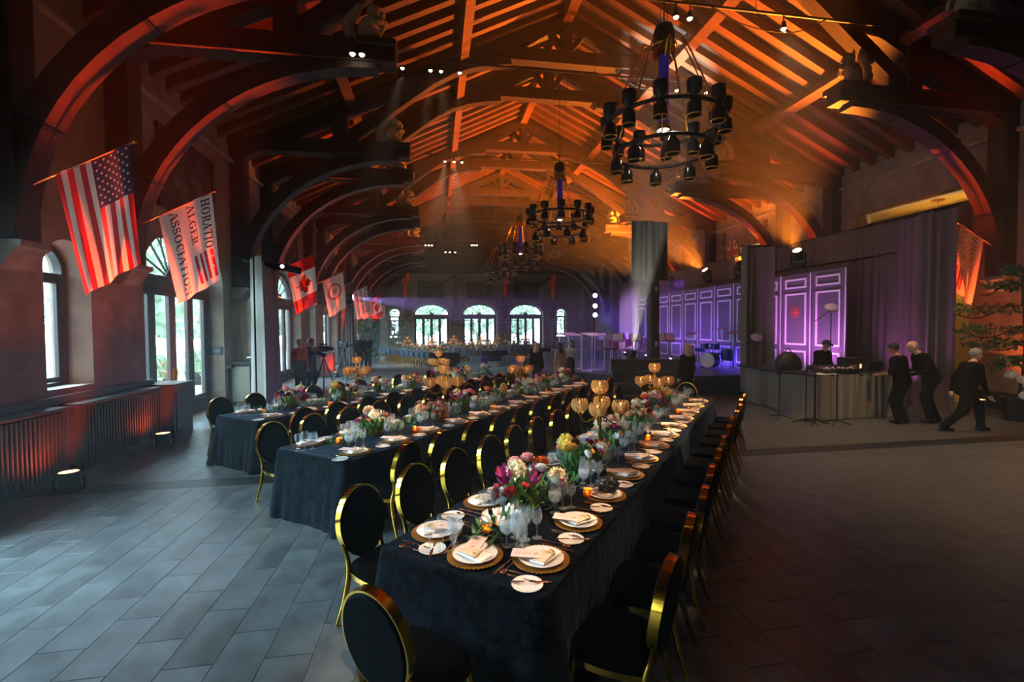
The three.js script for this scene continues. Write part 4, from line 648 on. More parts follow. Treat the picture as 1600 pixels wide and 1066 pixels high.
// ---- place settings
for (const q of seats) {
  const T = tables[q.k], R = [-q.f[1], q.f[0]], th = yawOf(q.f), edge = atT(q.s, q.t), at = (e, l, y = 0) => [edge[0] + q.f[0] * e + R[0] * l, TH + 0.001 + y, edge[2] + q.f[1] * e + R[1] * l];
  const side = q.head ? (q.head < 0 ? 'open floor end of ' : 'stage end of ') : q.side < 0 ? 'window side of ' : 'stage side of ', L = side + T.name, j = () => rnd(-0.012, 0.012), G = s => s + ' ' + L;
  const add = (f, e, l, y, dth, what, grp, cat) => f([...at(e + j(), l + j(), y)], th + dth, what + ', ' + L, G(grp), cat);
  const e0 = q.head ? 0.19 : 0.185;
  const c0 = at(e0, 0), put2 = (f, y, dth, what, grp, cat, de = 0, dl = 0) => f([c0[0] + q.f[0] * de + R[0] * dl, TH + 0.001 + y, c0[2] + q.f[1] * de + R[1] * dl], th + dth, what + ', ' + L, G(grp), cat);
  put2(pc.charger, 0, rnd(0, 3), 'gold fluted charger', 'gold chargers', 'charger'); put2(pc.plate, 0.0125, 0, 'white dinner plate', 'dinner plates', 'plate');
  put2(pc.napkin, 0.022, rnd(-0.5, -0.1) + Math.PI / 2, 'knotted napkin', 'knotted napkins', 'napkin', -0.025, 0.01);
  put2(pc.menu, 0.0485, rnd(0.2, 0.5), 'pink menu card', 'pink menu cards', 'menu card', 0.075, -0.045);
  if (q.head !== 1) add(pc.side, 0.13, -0.275, 0, 0, 'small white side plate', 'side plates', 'plate');
  const near = q.k === 0 || (q.k === 1 && q.i < 6);
  if (near && q.head !== 1) {
    add(pc.knife, 0.12, -0.265, 0.013, 0.5, 'gold butter knife', 'butter knives', 'knife');
    add(pc.fork, 0.19, -0.195, 0, 0, 'gold fork', 'gold forks', 'fork');
    if (q.k === 0) { add(pc.fork, 0.185, -0.222, 0, 0, 'gold fork', 'gold forks', 'fork'); add(pc.spoon, 0.18, 0.25, 0, 0, 'gold spoon', 'gold spoons', 'spoon'); }
    add(pc.knife, 0.18, 0.2, 0, 0, 'gold knife', 'gold knives', 'knife');
  }
  add(gl.goblet, 0.41, 0.1, 0, 0, 'water goblet half full', 'water goblets', 'glass'); add(gl.wine, 0.385, 0.19, 0, 0, 'tall clear wine glass', 'wine glasses', 'glass');
  if (q.k < 2) add(gl.white, 0.33, 0.25, 0, 0, 'small clear wine glass', 'small wine glasses', 'glass'); if (q.k === 0 || q.i % 2) add(gl.flute, 0.47, 0.2, 0, 0, 'tall clear flute glass', 'champagne flutes', 'glass');
}
{ // black mesh bag on one plate
  const p = atT(1.54, tables[0].t0 + tables[0].w - 0.17); const g = new THREE.IcosahedronGeometry(0.085, 4), P = g.attributes.position;
  for (let i = 0; i < P.count; i++) { const x = P.getX(i), y = P.getY(i), z = P.getZ(i), k = 1 + 0.1 * Math.sin(x * 90 + y * 40) * Math.sin(z * 80 - y * 60) + 0.07 * Math.sin(x * 170) * Math.sin(z * 150); P.setXYZ(i, x * k * 1.15, Math.max(-0.045, y * k * 0.75), z * k * 0.9); } g.computeVertexNormals();
  const m = mesh('scrunched_bag', g, phys(0x0c1118, 0.4, { sheen: 0.6, sheenColor: new THREE.Color(0x4a5f78) })); m.position.set(p[0], TH + 0.1, p[2]); tag(m, 'black scrunched fabric bag lying on a dinner plate', 'bag');
}
// ---- flowers
const petal = (w, h, cup, curl) => { const n = 3, P = [], I = []; for (let j = 0; j <= n; j++) for (let i = 0; i <= 2; i++) { const v = j / n, u = i - 1, ww = w * Math.sin(0.5 + v * 2.1) / 0.97; P.push(u * ww / 2, v * h, cup * (v * v) * h + Math.abs(u) * cup * 0.35 * w - curl * Math.max(0, v - 0.6) * h); } for (let j = 0; j < n; j++) for (let i = 0; i < 2; i++) { const a = j * 3 + i; I.push(a, a + 1, a + 4, a, a + 4, a + 3); } const g = new THREE.BufferGeometry(); g.setAttribute('position', new THREE.Float32BufferAttribute(P, 3)); g.setIndex(I); g.computeVertexNormals(); return g; };
function bloomGeo(rings, r) { const o = []; for (const [n, w, h, tilt, y] of rings) for (let k = 0; k < n; k++) o.push(put(put(petal(w * r, h * r, -0.25, 0.5), [0, 0, 0], [tilt, 0, 0]), [0, y * r, 0], [0, k / n * 6.283 + n, 0])); return mg(o); }
const blooms = {
  rose: bloomGeo([[3, 0.7, 0.9, 0.12, 0], [4, 0.85, 0.98, 0.35, 0], [5, 1.0, 1.0, 0.7, 0], [6, 1.05, 1.0, 1.05, 0.02], [6, 1.05, 0.95, 1.4, 0.05]], 0.045),
  lily: bloomGeo([[6, 0.6, 1.5, 0.95, 0], [3, 0.14, 0.9, 0.3, 0]], 0.045), daisy: bloomGeo([[9, 0.4, 1.0, 1.25, 0], [7, 0.35, 0.7, 0.7, 0.04]], 0.035),
  puff: (() => { const o = []; for (let i = 0; i < 60; i++) { const y = 1 - (i + 0.5) / 60 * 1.5, a = i * 2.4, q = Math.sqrt(1 - y * y); o.push(put(new THREE.CircleGeometry(0.0135, 5), [q * Math.cos(a) * 0.055, y * 0.05 + 0.035, q * Math.sin(a) * 0.055], [-Math.acos(y) * Math.sin(a + 1.57), 0.3 * i, rnd(-1, 1)])); } o.push(ball(0.048, 0, 0.035, 0, 10)); return mg(o); })(),
  berry: mg([ball(0.013, 0, 0.01, 0, 8), ball(0.012, 0.02, 0.004, 0.01, 8), ball(0.011, -0.012, 0.002, 0.02, 8)]),
};
const pm = c => std(c, 0.7, { side: THREE.DoubleSide });
const hues = { crimson: pm(0x8a0c1e), wine: pm(0x5a0a30), magenta: pm(0xa82a80), violet: pm(0x6a3590), orange: pm(0xe0701e), amber: pm(0xe8a032), peach: pm(0xeab48a), blush: pm(0xe6a8a4), cream: pm(0xeee2bf), lemon: pm(0xd8c050), white: pm(0xf4f2ec), red: pm(0xc0182a) };
const bouquet = (n) => { const o = []; for (let i = 0; i < n; i++) { const a = rnd(0, 6.3), r = rnd(0.04, 0.2), g = petal(0.026, rnd(0.05, 0.1), -0.3, 0.4); o.push(put(put(g, [0, 0, 0], [rnd(0.5, 1.5), 0, 0]), [Math.cos(a) * r * 0.75, 0.03 + rnd(0, 0.15) * (1 - r * 2.5) + 0.02, Math.sin(a) * r], [0, -a + Math.PI / 2 + rnd(-0.5, 0.5), 0])); } return mg(o); };
const recipes = [
  [['rose', 'crimson', 6], ['rose', 'white', 2], ['rose', 'orange', 3], ['puff', 'cream', 2], ['lily', 'magenta', 3], ['rose', 'blush', 3], ['berry', 'red', 4], ['daisy', 'violet', 2]],
  [['rose', 'amber', 4], ['rose', 'peach', 3], ['lily', 'orange', 3], ['puff', 'lemon', 2], ['rose', 'wine', 3], ['daisy', 'magenta', 4], ['rose', 'white', 2], ['berry', 'amber', 4]],
  [['rose', 'peach', 5], ['rose', 'white', 3], ['puff', 'cream', 2], ['rose', 'magenta', 3], ['daisy', 'violet', 3], ['lily', 'white', 3], ['berry', 'orange', 4], ['rose', 'crimson', 2]],
  [['rose', 'wine', 3], ['rose', 'peach', 4], ['puff', 'peach', 2], ['lily', 'magenta', 2], ['daisy', 'amber', 4], ['berry', 'red', 4]],
];
const arr = recipes.map(list => {
  const g = new THREE.Group(); g.name = numbered('flower_arrangement');
  mesh('bowl', lathe([[0, 0], [0.06, 0], [0.085, 0.03], [0.09, 0.075], [0.084, 0.075], [0.08, 0.035], [0, 0.02]], 20), Mt.goldSoft, g);
  mesh('foliage', bouquet(110), Mt.leaf, g).userData.kind = 'stuff'; mesh('foliage_light', bouquet(50), Mt.leafLight, g).userData.kind = 'stuff';
  for (const [b, h, n] of list) for (let i = 0; i < n; i++) { const a = rnd(0, 6.3), e = rnd(0.15, 1), r = 0.17 * Math.sqrt(1 - e * e) + 0.02, m = mesh(b === 'berry' ? 'berry_cluster' : 'bloom', blooms[b], hues[h], g); m.position.set(Math.cos(a) * r, 0.09 + 0.17 * e + rnd(0, 0.05), Math.sin(a) * r * 1.2); m.rotation.set(Math.sin(a) * (1 - e) * 1.2, rnd(0, 6), -Math.cos(a) * (1 - e) * 1.2); m.scale.setScalar(rnd(1.0, 1.45)); }
  return g;
});
const arrUsed = [0, 0, 0, 0], arrName = ['of crimson and orange roses', 'of amber roses and orange lilies', 'of peach roses and white lilies', 'of wine red and peach roses'];
tables.forEach((t, k) => {
  const tc = t.t0 + t.w / 2; let i = 0;
  for (let s = t.s0 + 1.0; s < t.s0 + t.len - 0.4; s += 1.02, i++) {
    const q = (i + k * 2) % 4, o = arrUsed[q]++ ? arr[q].clone() : arr[q]; if (o !== arr[q]) o.name = numbered('flower_arrangement');
    const p = atT(s, tc + rnd(-0.04, 0.04) - 0.04); o.position.set(p[0], TH + 0.001, p[2]); o.rotation.y = rnd(0, 6); o.scale.setScalar(rnd(0.95, 1.12)); scene.add(o);
    tag(o, 'flowers ' + arrName[q] + ' on ' + t.name, 'flowers', 'flower arrangements on ' + t.name);
  }
  const L = []; for (let n = 0; n < 700; n++) { const s = t.s0 + 0.3 + rnd() * (t.len - 0.6), w = rnd(-1, 1), y = (1 - w * w) * rnd(0.0, 0.07) + 0.006; L.push(put(put(petal(0.026, rnd(0.06, 0.12), -0.15, 0.3), [0, 0, 0], [rnd(0.9, 1.55), 0, 0]), [w * 0.12, y, t.s0 + t.len / 2 - s], [0, rnd(0, 6.3), 0])); }
  const gd = mesh('leaf_garland', L, Mt.leaf); const c = atT(t.s0 + t.len / 2, tc - 0.04); gd.position.set(c[0], TH + 0.001, c[2]); gd.rotation.y = -TA; tag(gd, 'green leaf garland running along the middle of ' + t.name, 'garland', undefined, 'stuff');
});
{ // pale lily spray at the near end
  const t = thing('lily_spray', 'spray of white lilies with a place card at the open floor end', 'flowers', [...atT(0.58, 0.5)]);
  mesh('leaf_sprig', bouquet(40).scale(0.9, 0.4, 0.9), Mt.leaf, t).userData.kind = 'stuff';
  for (let i = 0; i < 5; i++) { const m = mesh('lily', blooms.lily, hues.white, t); m.position.set(rnd(-0.1, 0.1), 0.06 + rnd(0, 0.04), rnd(-0.1, 0.1)); m.rotation.set(rnd(-1, 1), rnd(0, 6), rnd(-1, 1)); }
  const cdm = thing('place_card', 'white folded place card leaning in the greenery at the open floor end', 'card', atT(0.62, 0.36), 0.9); mesh('card', [put(box(0.07, 0.1, 0.001), [0, 0.048, 0.012], [-0.25, 0, 0]), put(box(0.07, 0.1, 0.001), [0, 0.048, -0.012], [0.25, 0, 0])], Mt.paper, cdm);
}
// ---- votive candles and candelabras
const flameM = glow(C(1, 0.6, 0.2), 5), amberGlass = phys(0xe0912a, 0.15, { transmission: 0.6, thickness: 0, ior: 1.5 });
const votive = proto(() => { const g = new THREE.Group(); g.name = numbered('votive_candle'); scene.add(g); mesh('glass_cup', lathe([[0, 0], [0.026, 0], [0.036, 0.02], [0.037, 0.045], [0.031, 0.066], [0.033, 0.072]], 18), amberGlass, g); mesh('wax', cyl(0.024, 0.024, 0.022, 14, 0, 0.014, 0), std(0xf0dcb8, 0.6), g); mesh('flame', lathe([[0, 0.026], [0.006, 0.032], [0.007, 0.042], [0, 0.06]], 8), flameM, g); return g; });
tables.forEach((t, k) => { let n = 0; for (let s = t.s0 + 0.42; s < t.s0 + t.len; s += 1.02) { const sd = n++ % 2 ? 0.27 : -0.1; const p = atT(s + rnd(-0.1, 0.1), t.t0 + t.w / 2 + sd); votive([p[0], TH + 0.001, p[2]], 0, 'amber glass votive candle on ' + t.name, 'votive candles on ' + t.name, 'candle'); if (k === 0 || n < 4) pointLamp(C(1, 0.5, 0.14), 0.09, [p[0], TH + 0.05, p[2]], 0.4); } });
const candel = proto(() => {
  const g = new THREE.Group(); g.name = numbered('candelabra'); scene.add(g);
  mesh('base', lathe([[0, 0], [0.085, 0], [0.085, 0.012], [0.05, 0.03], [0.02, 0.05], [0.014, 0.09]], 24), Mt.gold, g);
  mesh('pole', lathe([[0.013, 0.05], [0.013, 0.36], [0.02, 0.37], [0.02, 0.39], [0.014, 0.41], [0.026, 0.44], [0.018, 0.47], [0.012, 0.5], [0.012, 0.6], [0.024, 0.62], [0.012, 0.64]], 14), Mt.gold, g);
  const R = 0.085, beads = [], wire = []; for (let j = 0; j < 11; j++) { const y = -0.98 + j * 0.152, q = Math.sqrt(Math.max(0.02, 1 - y * y)), n = Math.max(5, Math.round(q * 17)); for (let i = 0; i < n; i++) { const a = (i + (j % 2) * 0.5) / n * 6.283; beads.push(new THREE.OctahedronGeometry(0.0125).translate(q * Math.cos(a) * R, y * R, q * Math.sin(a) * R)); } if (j % 2 === 0) wire.push(new THREE.TorusGeometry(q * R, 0.0018, 4, 24).rotateX(Math.PI / 2).translate(0, y * R, 0)); }
  const bg = mg(beads), wg = mg(wire), crystal = phys(0xf0c47c, 0.05, { transmission: 0.4, thickness: 0, ior: 1.6, specularIntensity: 1 });
  const cg = lathe([[0, -0.05], [0.02, -0.05], [0.02, -0.005], [0, 0]], 12), fg = lathe([[0, 0], [0.007, 0.008], [0.008, 0.02], [0, 0.042]], 8), sg = lathe([[0.006, -0.13], [0.01, -0.12], [0.02, -0.105], [0.03, -0.085], [0, -0.08]], 12);
  const globe = (x, y, z) => { const b = mesh('crystal_globe', bg, crystal, g); b.position.set(x, y, z); mesh('wire', wg, Mt.gold, b); mesh('socket', sg, Mt.gold, b); mesh('candle', cg, glow(C(1, 0.62, 0.25), 0.7), b); mesh('flame', fg, flameM, b); };
  globe(0, 0.755, 0);
  for (let k = 0; k < 4; k++) { const a = k / 4 * 6.283 + 0.45, c = Math.cos(a), s = Math.sin(a), r = 0.215; mesh('arm', [tube([[c * 0.02, 0.44, s * 0.02], [c * 0.075, 0.4, s * 0.075], [c * 0.15, 0.36, s * 0.15], [c * 0.205, 0.39, s * 0.205], [c * r, 0.43, s * r]], 0.0075, 18, 6), tube([[c * 0.03, 0.42, s * 0.03], [c * 0.06, 0.455, s * 0.06], [c * 0.09, 0.43, s * 0.09]], 0.005, 8, 5), ball(0.012, c * 0.07, 0.375, s * 0.07, 8)], Mt.gold, g); globe(c * r, 0.55, s * r); }
  return g;
});
[[0, 2.65, 'near the black bag on '], [0, 5.25, 'at the stage end of '], [1, 3.65, 'near the open floor end of '], [1, 6.15, 'at the stage end of '], [2, 4.45, 'near the camera crew on '], [2, 7.05, 'at the stage end of ']].forEach(([k, s, w], i) => {
  const t = tables[k], p = atT(s, t.t0 + t.w / 2 - 0.03); candel([p[0], TH + 0.001, p[2]], 0.3 * i, 'gold crystal candelabra ' + w + t.name, undefined, 'candelabra');
  const turn = 0.3 * i; pointLamp(C(1, 0.55, 0.18), 0.16, [p[0], TH + 0.775, p[2]], 0.5);
  for (let q = 0; q < 4; q++) { const a = q / 4 * 6.283 + 0.45 - turn; pointLamp(C(1, 0.55, 0.18), 0.13, [p[0] + Math.cos(a) * 0.215, TH + 0.57, p[2] + Math.sin(a) * 0.215], 0.5); }
});
// ================================================================ stage
const SH = 0.6;
{
  const s = new THREE.Shape(); [[0.9, 20], [4.3, 15.4], [6.4, 13.2], [10.75, 13.15], [10.75, 11.05], [12.15, 11.05], [12.15, 28], [6.5, 28], [4, 21.6]].forEach((p, i) => i ? s.lineTo(...p) : s.moveTo(...p)); s.closePath();
  const t = thing('stage_platform', 'black stage platform with dark skirt behind the long tables', 'stage');
  mesh('skirt', ext(s, SH - 0.03).rotateX(-Math.PI / 2), Mt.black, t); mesh('deck', ext(s, 0.03).rotateX(-Math.PI / 2).translate(0, SH - 0.03, 0), std(0x26262b, 0.32), t);
  const st = thing('stage_steps', 'black carpeted steps up to the stage beside the dark pillar', 'steps', [5.75, 0, -12.0], -0.25);
  for (let k = 0; k < 4; k++) { const m = mesh('step', [rbox(1.9, 0.3, 0.34, 0.015, 0, 0.15 + k * 0.3, 0.5 - k * 0.34), rbox(1.9, 0.3 * k + 0.02, 0.34, 0.01, 0, 0.15 * k, 0.5 - k * 0.34)], std(0x15171a, 0.6), st); mesh('nosing', box(1.9, 0.015, 0.02, 0, 0.296 + k * 0.3, 0.67 - k * 0.34), std(0x3c4046, 0.4), m); }
}
// ---- backdrop panels
{
  const board = std(0x626065, 0.75), frame = std(0xf0eef0, 0.6), red = std(0xd8604a, 0.7), X = 11.2, W = 1.225, Htop = 3.74;
  const names = ['plain bright end', 'red compass star', 'small red flag', 'part hidden', 'part hidden', 'drum kit', 'drum kit', 'music stand', 'music stand', 'pillar', 'pillar'];
  const fr = (w, h, y) => { const b = 0.055; return mg([rbox(w, b, 0.04, 0.008, 0, y + h / 2 - b / 2, 0.03), rbox(w, b, 0.04, 0.008, 0, y - h / 2 + b / 2, 0.03), rbox(b, h, 0.04, 0.008, -w / 2 + b / 2, y, 0.03), rbox(b, h, 0.04, 0.008, w / 2 - b / 2, y, 0.03)]); };
  const g1 = fr(0.86, 0.3, 2.84), g2 = fr(0.86, 1.62, 1.73), g3 = fr(0.86, 0.6, 0.45), gb = rbox(W - 0.03, Htop - SH, 0.04, 0.006, 0, (Htop - SH) / 2, 0), gs = rbox(0.04, Htop - SH, 0.05, 0.006, W / 2 - 0.037, (Htop - SH) / 2, 0.005);
  for (let k = 0; k < 11; k++) {
    const t = thing('backdrop_panel', ['plain purple backdrop panel at the sound desk end', 'purple backdrop panel with the red compass star', 'purple backdrop panel with the small red flag mark', 'purple backdrop panel behind the grey drape leg', 'purple backdrop panel behind the grey drape leg', 'purple backdrop panel behind the drum kit', 'purple backdrop panel behind the drum kit', 'purple backdrop panel behind the music stands', 'purple backdrop panel behind the music stands', 'purple backdrop panel beside the dark pillar', 'purple backdrop panel beside the dark pillar'][k], 'panel', [X, SH, -11.2 - W * (k + 0.5)], -Math.PI / 2, k > 2 ? 'purple backdrop panels along the stage' : undefined);
    if (k < 2) t.position.y = SH;
    mesh('board', gb, board, t); mesh('upper_frame', g1, frame, t); mesh('middle_frame', g2, frame, t); mesh('lower_frame', g3, frame, t); mesh('edge_batten', gs, frame, t);
    if (k === 1) { const o = []; for (let i = 0; i < 8; i++) o.push(put(new THREE.ConeGeometry(0.035, i % 2 ? 0.18 : 0.28, 4).translate(0, i % 2 ? 0.1 : 0.15, 0), [0, 1.95, 0.04], [0, 0, i * Math.PI / 4], [1, 1, 0.4])); o.push(new THREE.TorusGeometry(0.17, 0.009, 6, 24).translate(0, 1.95, 0.035)); mesh('compass_star', o, red, t); }
    if (k === 2) mesh('flag_mark', [...[0, 1, 2].map(i => box(0.2, 0.03, 0.02, 0.1, 1.88 + i * 0.055, 0.035)), box(0.09, 0.1, 0.025, 0.03, 1.97, 0.035)], red, t);
  }
  spot(PINK, 24, [10.2, SH + 0.2, -11.6], [11.2, 2.0, -12.1], 50, 0.7, 6); spot(PINK, 20, [9.9, SH + 0.2, -13.2], [11.2, 2.2, -13.3], 46, 0.7, 6);
  for (const z of [-15.6, -17.9, -20.2, -22.6]) spot(VIOLET, 34, [9.6, SH + 0.2, z], [11.2, 2.2, z], 48, 0.7, 6);
  spot(PINK, 16, [11.7, 0.25, -10.5], [12.3, 2.8, -10.2], 44, 0.8, 6);
  const wash = proto(() => { const g = new THREE.Group(); g.name = numbered('stage_wash_light'); scene.add(g); mesh('housing', [rbox(0.24, 0.16, 0.2, 0.03, 0, 0.1, 0)], Mt.black, g); mesh('lens', [put(cyl(0.07, 0.07, 0.01, 14), [0, 0.19, -0.02], [0.4, 0, 0])], lens.violet, g); return g; });
  for (const [x, z] of [[11.7, -10.5], [10.2, -11.6], [9.9, -13.2], [9.6, -15.6], [9.6, -17.9], [9.6, -20.2], [9.6, -22.6]]) wash([x, z > -13 ? 0 : SH, z], Math.PI / 2, 'small violet wash light on the floor before the panels', 'violet wash lights', 'stage light');
}
// ---- dark pillar with its olive sleeve, white up-beam, light tower, side beam
{
  const t = thing('scaffold_pillar', 'tall dark pillar with an olive fabric sleeve at the stage front', 'pillar', [6.75, SH, -13.75]);
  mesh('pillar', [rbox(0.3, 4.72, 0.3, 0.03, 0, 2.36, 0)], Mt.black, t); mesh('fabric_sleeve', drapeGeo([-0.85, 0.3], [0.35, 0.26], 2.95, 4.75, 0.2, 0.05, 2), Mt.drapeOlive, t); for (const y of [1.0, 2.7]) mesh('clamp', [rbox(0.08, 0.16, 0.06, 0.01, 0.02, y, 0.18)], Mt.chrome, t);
  const b = thing('beam_light', 'white beam light pointing up from the stage steps', 'stage light', [5.72, 1.2, -13.0]); mesh('head', [lathe([[0, -0.0], [0.1, 0.0], [0.12, 0.08], [0.11, 0.24], [0.1, 0.24], [0.095, 0.22]], 18).rotateZ(-0.14)], Mt.black, b); mesh('lens', cyl(0.095, 0.095, 0.01, 18, 0, 0.22, 0).rotateZ(-0.14), lens.white, b);
  mesh('stand', [rbox(0.3, 0.6, 0.3, 0.02, 0, -0.3, 0)], Mt.black, b);
  spot(WHITE, 3200, [5.76, 1.47, -13.0], [6.2, 3.75, -13.33], 10.5, 0.35, 2);
  const w = thing('light_tower', 'black stand with three round white stage lamps at the back of the stage', 'stage light', [7.7, SH, -22]); mesh('mast', [rod([0, 0, 0], [0, 3.3, 0], 0.03, 8), rbox(0.5, 0.03, 0.5, 0.01, 0, 0.015, 0)], Mt.blackMetal, w);
  for (const y of [2.1, 2.54, 3.05]) { mesh('lamp_housing', [cyl(0.13, 0.1, 0.2, 16).rotateX(Math.PI / 2).translate(0, y, 0.06)], Mt.black, w); mesh('lamp_face', [cyl(0.11, 0.11, 0.012, 16).rotateX(Math.PI / 2).translate(0, y, 0.165)], lens.violet, w); }
  for (const y of [2.1, 2.54, 3.05]) spot(BLUE, 700, [7.7, SH + y, -21.8], [9.4, 1.0, -18.5], 16, 0.5, 3);
  const p = thing('moving_head_light', 'violet moving head high on a stand by the second dark drape', 'stage light', [-3.5, 3.4, -20.2]); mesh('base', rbox(0.3, 0.12, 0.28, 0.03, 0, -0.22, 0), Mt.black, p); mesh('head', [lathe([[0, -0.18], [0.13, -0.14], [0.14, 0.12], [0.12, 0.14], [0.115, 0.13]], 16).rotateZ(-1.5)], Mt.black, p); mesh('lens', cyl(0.115, 0.115, 0.01, 16, 0, 0.13, 0).rotateZ(-1.5), lens.violet, p); mesh('stand', [rod([0, -0.28, 0], [0, -3.1, 0], 0.025, 8), ...[0, 2.1, 4.2].map(a => rod([0, -2.7, 0], [Math.cos(a) * 0.5, -3.38, Math.sin(a) * 0.5], 0.018, 6))], Mt.blackMetal, p);
  spot(C(0.45, 0.3, 1), 5000, [-3.3, 3.4, -20.2], [8, 2.4, -26], 9, 0.5, 2);
  spot(VIOLET, 260, [11.4, 4.3, -20], [6, 0.6, -18], 34, 0.7, 4);
}
// ---- lecterns, wedges, stools, music stands, drums
{
  const lec = (x, z, turn, lab) => { const t = thing('lectern', lab, 'lectern', [x, SH, z], turn); const e = std(0xe8e8f4, 0.3);
    for (const s of [-1, 1]) { mesh('side_panel', new THREE.PlaneGeometry(0.42, 1.15).rotateY(Math.PI / 2).translate(s * 0.36, 0.6, 0), Mt.acrylic, t); mesh('edge_post', [box(0.03, 1.2, 0.03, s * 0.36, 0.6, 0.21), box(0.03, 1.28, 0.03, s * 0.36, 0.64, -0.21)], e, t); }
    mesh('front_panel', new THREE.PlaneGeometry(0.7, 1.15).translate(0, 0.6, -0.2), Mt.acrylic, t); mesh('top', [put(rbox(0.86, 0.03, 0.52, 0.008), [0, 1.26, 0], [0.2, 0, 0])], e, t); mesh('base', rbox(0.8, 0.03, 0.5, 0.008, 0, 0.015, 0), e, t); };
  lec(4.75, -16.1, 0.6, 'clear acrylic lectern behind the woman in the beige coat'); lec(5.4, -15.5, 0.6, 'clear acrylic lectern at the stage corner');
  const wedge = proto(() => { const s = new THREE.Shape(); s.moveTo(0, 0); s.lineTo(0.45, 0); s.lineTo(0.5, 0.14); s.lineTo(0.18, 0.42); s.lineTo(0, 0.36); s.closePath(); const g = new THREE.Group(); g.name = numbered('stage_monitor'); scene.add(g); mesh('cabinet', ext(s, 0.6).translate(-0.25, 0, -0.3), Mt.black, g); mesh('grille', put(rbox(0.36, 0.02, 0.52, 0.01), [0.1, 0.3, 0], [0, 0, -0.72]), std(0x33343c, 0.5), g); return g; });
  [[1.75, -19.4], [2.9, -18.1], [3.6, -17.2]].forEach(p => wedge([p[0], SH, p[1]], 0.9, 'black wedge monitor speaker on the stage edge', 'wedge monitors', 'speaker'));
  const ms = proto(() => { const g = new THREE.Group(); g.name = numbered('music_stand'); scene.add(g); mesh('desk', [put(rbox(0.5, 0.34, 0.012, 0.004), [0, 1.1, 0], [-0.3, 0, 0])], std(0x6f6a86, 0.5), g); mesh('post', [rod([0, 0.05, 0.02], [0, 1.05, 0.02], 0.014, 8), ...[0, 2.1, 4.2].map(a => rod([0, 0.2, 0.02], [Math.cos(a) * 0.26, 0, Math.sin(a) * 0.26], 0.01, 6))], Mt.blackMetal, g); mesh('sheet', [put(box(0.4, 0.28, 0.003), [0, 1.12, 0.016], [-0.3, 0, 0])], Mt.paper, g); return g; });
  [[6.9, -17], [7.5, -16.7], [8.4, -16.6], [9.0, -17.0], [7.0, -19], [8.3, -19.3]].forEach(([x, z], i) => ms([x, SH, z], -0.5 + i * 0.2, 'music stand with a pale sheet on the stage', 'music stands', 'music stand'));
  const rc = proto(() => { const g = new THREE.Group(); g.name = numbered('stage_chair'); scene.add(g); const m = std(0xa01826, 0.7); mesh('seat', rbox(0.44, 0.06, 0.42, 0.02, 0, 0.45, 0), m, g); mesh('backrest', rbox(0.44, 0.36, 0.05, 0.02, 0, 0.78, -0.2), m, g); for (const x of [-0.19, 0.19]) for (const z of [-0.19, 0.19]) mesh('leg', rod([x, 0, z], [x, z < 0 ? 0.9 : 0.45, z], 0.012, 6), Mt.blackMetal, g); return g; });
  [[6.6, -20.3], [7.3, -20.5], [8.0, -20.4], [8.8, -20.6], [9.5, -20.2]].forEach(([x, z], i) => rc([x, SH, z], 0.2 * (i - 2) + Math.PI, 'red upholstered musician chair on the stage', 'red musician chairs', 'chair'));
  const stl = thing('tall_stool', 'tall white framed stool on the stage beside the steps', 'stool', [5.9, SH, -15.1], 0.3); mesh('seat', rbox(0.38, 0.05, 0.36, 0.015, 0, 0.78, 0), Mt.black, stl); for (const x of [-1, 1]) for (const z of [-1, 1]) mesh('leg', rod([x * 0.22, 0, z * 0.2], [x * 0.15, 0.77, z * 0.14], 0.014, 6), Mt.white, stl); mesh('backrest', [rbox(0.4, 0.16, 0.03, 0.01, 0, 1.16, -0.16), rod([-0.17, 0.78, -0.15], [-0.17, 1.16, -0.16], 0.012, 6), rod([0.17, 0.78, -0.15], [0.17, 1.16, -0.16], 0.012, 6)], Mt.white, stl); mesh('rung', [rod([-0.2, 0.3, 0.18], [0.2, 0.3, 0.18], 0.01, 6)], Mt.white, stl);
  const dk = thing('drum_kit', 'blue drum kit on the stage beside the drape leg', 'drum kit', [9.75, SH, -15.4], -1.0), blue = std(0x1a2f8e, 0.25, { metalness: 0.3 });
  mesh('bass_drum', [cyl(0.28, 0.28, 0.42, 24).rotateX(Math.PI / 2).translate(0, 0.3, 0)], blue, dk); mesh('drum_head', [cyl(0.265, 0.265, 0.01, 24).rotateX(Math.PI / 2).translate(0, 0.3, 0.215)], Mt.white, dk);
  for (const [x, y, z, r, h] of [[-0.2, 0.8, 0, 0.15, 0.2], [0.18, 0.8, 0, 0.16, 0.22], [0.5, 0.5, -0.25, 0.2, 0.4], [-0.5, 0.66, -0.25, 0.18, 0.15]]) { const d = mesh('drum', [cyl(r, r, h, 20, x, y, z)], blue, dk); mesh('drum_skin', cyl(r - 0.005, r - 0.005, 0.012, 20, x, y + h / 2, z), Mt.white, d); }
  for (const [x, y, z, r] of [[-0.75, 1.25, -0.1, 0.23], [0.75, 1.3, -0.15, 0.25], [0.3, 1.45, -0.3, 0.2]]) { const c = mesh('cymbal', [put(lathe([[0, 0.02], [0.03, 0.02], [r, 0], [r, -0.003], [0, 0.012]], 24), [x, y, z], [0.2, 0, 0.1])], Mt.brass, dk); mesh('cymbal_stand', [rod([x, 0, z], [x, y, z], 0.012, 6), ...[0, 2.1, 4.2].map(a => rod([x, 0.3, z], [x + Math.cos(a) * 0.22, 0, z + Math.sin(a) * 0.22], 0.009, 5))], Mt.chrome, c); }
  mesh('stool', [cyl(0.17, 0.17, 0.07, 16, 0, 0.5, -0.6), rod([0, 0, -0.6], [0, 0.48, -0.6], 0.02, 6)], Mt.black, dk);
}
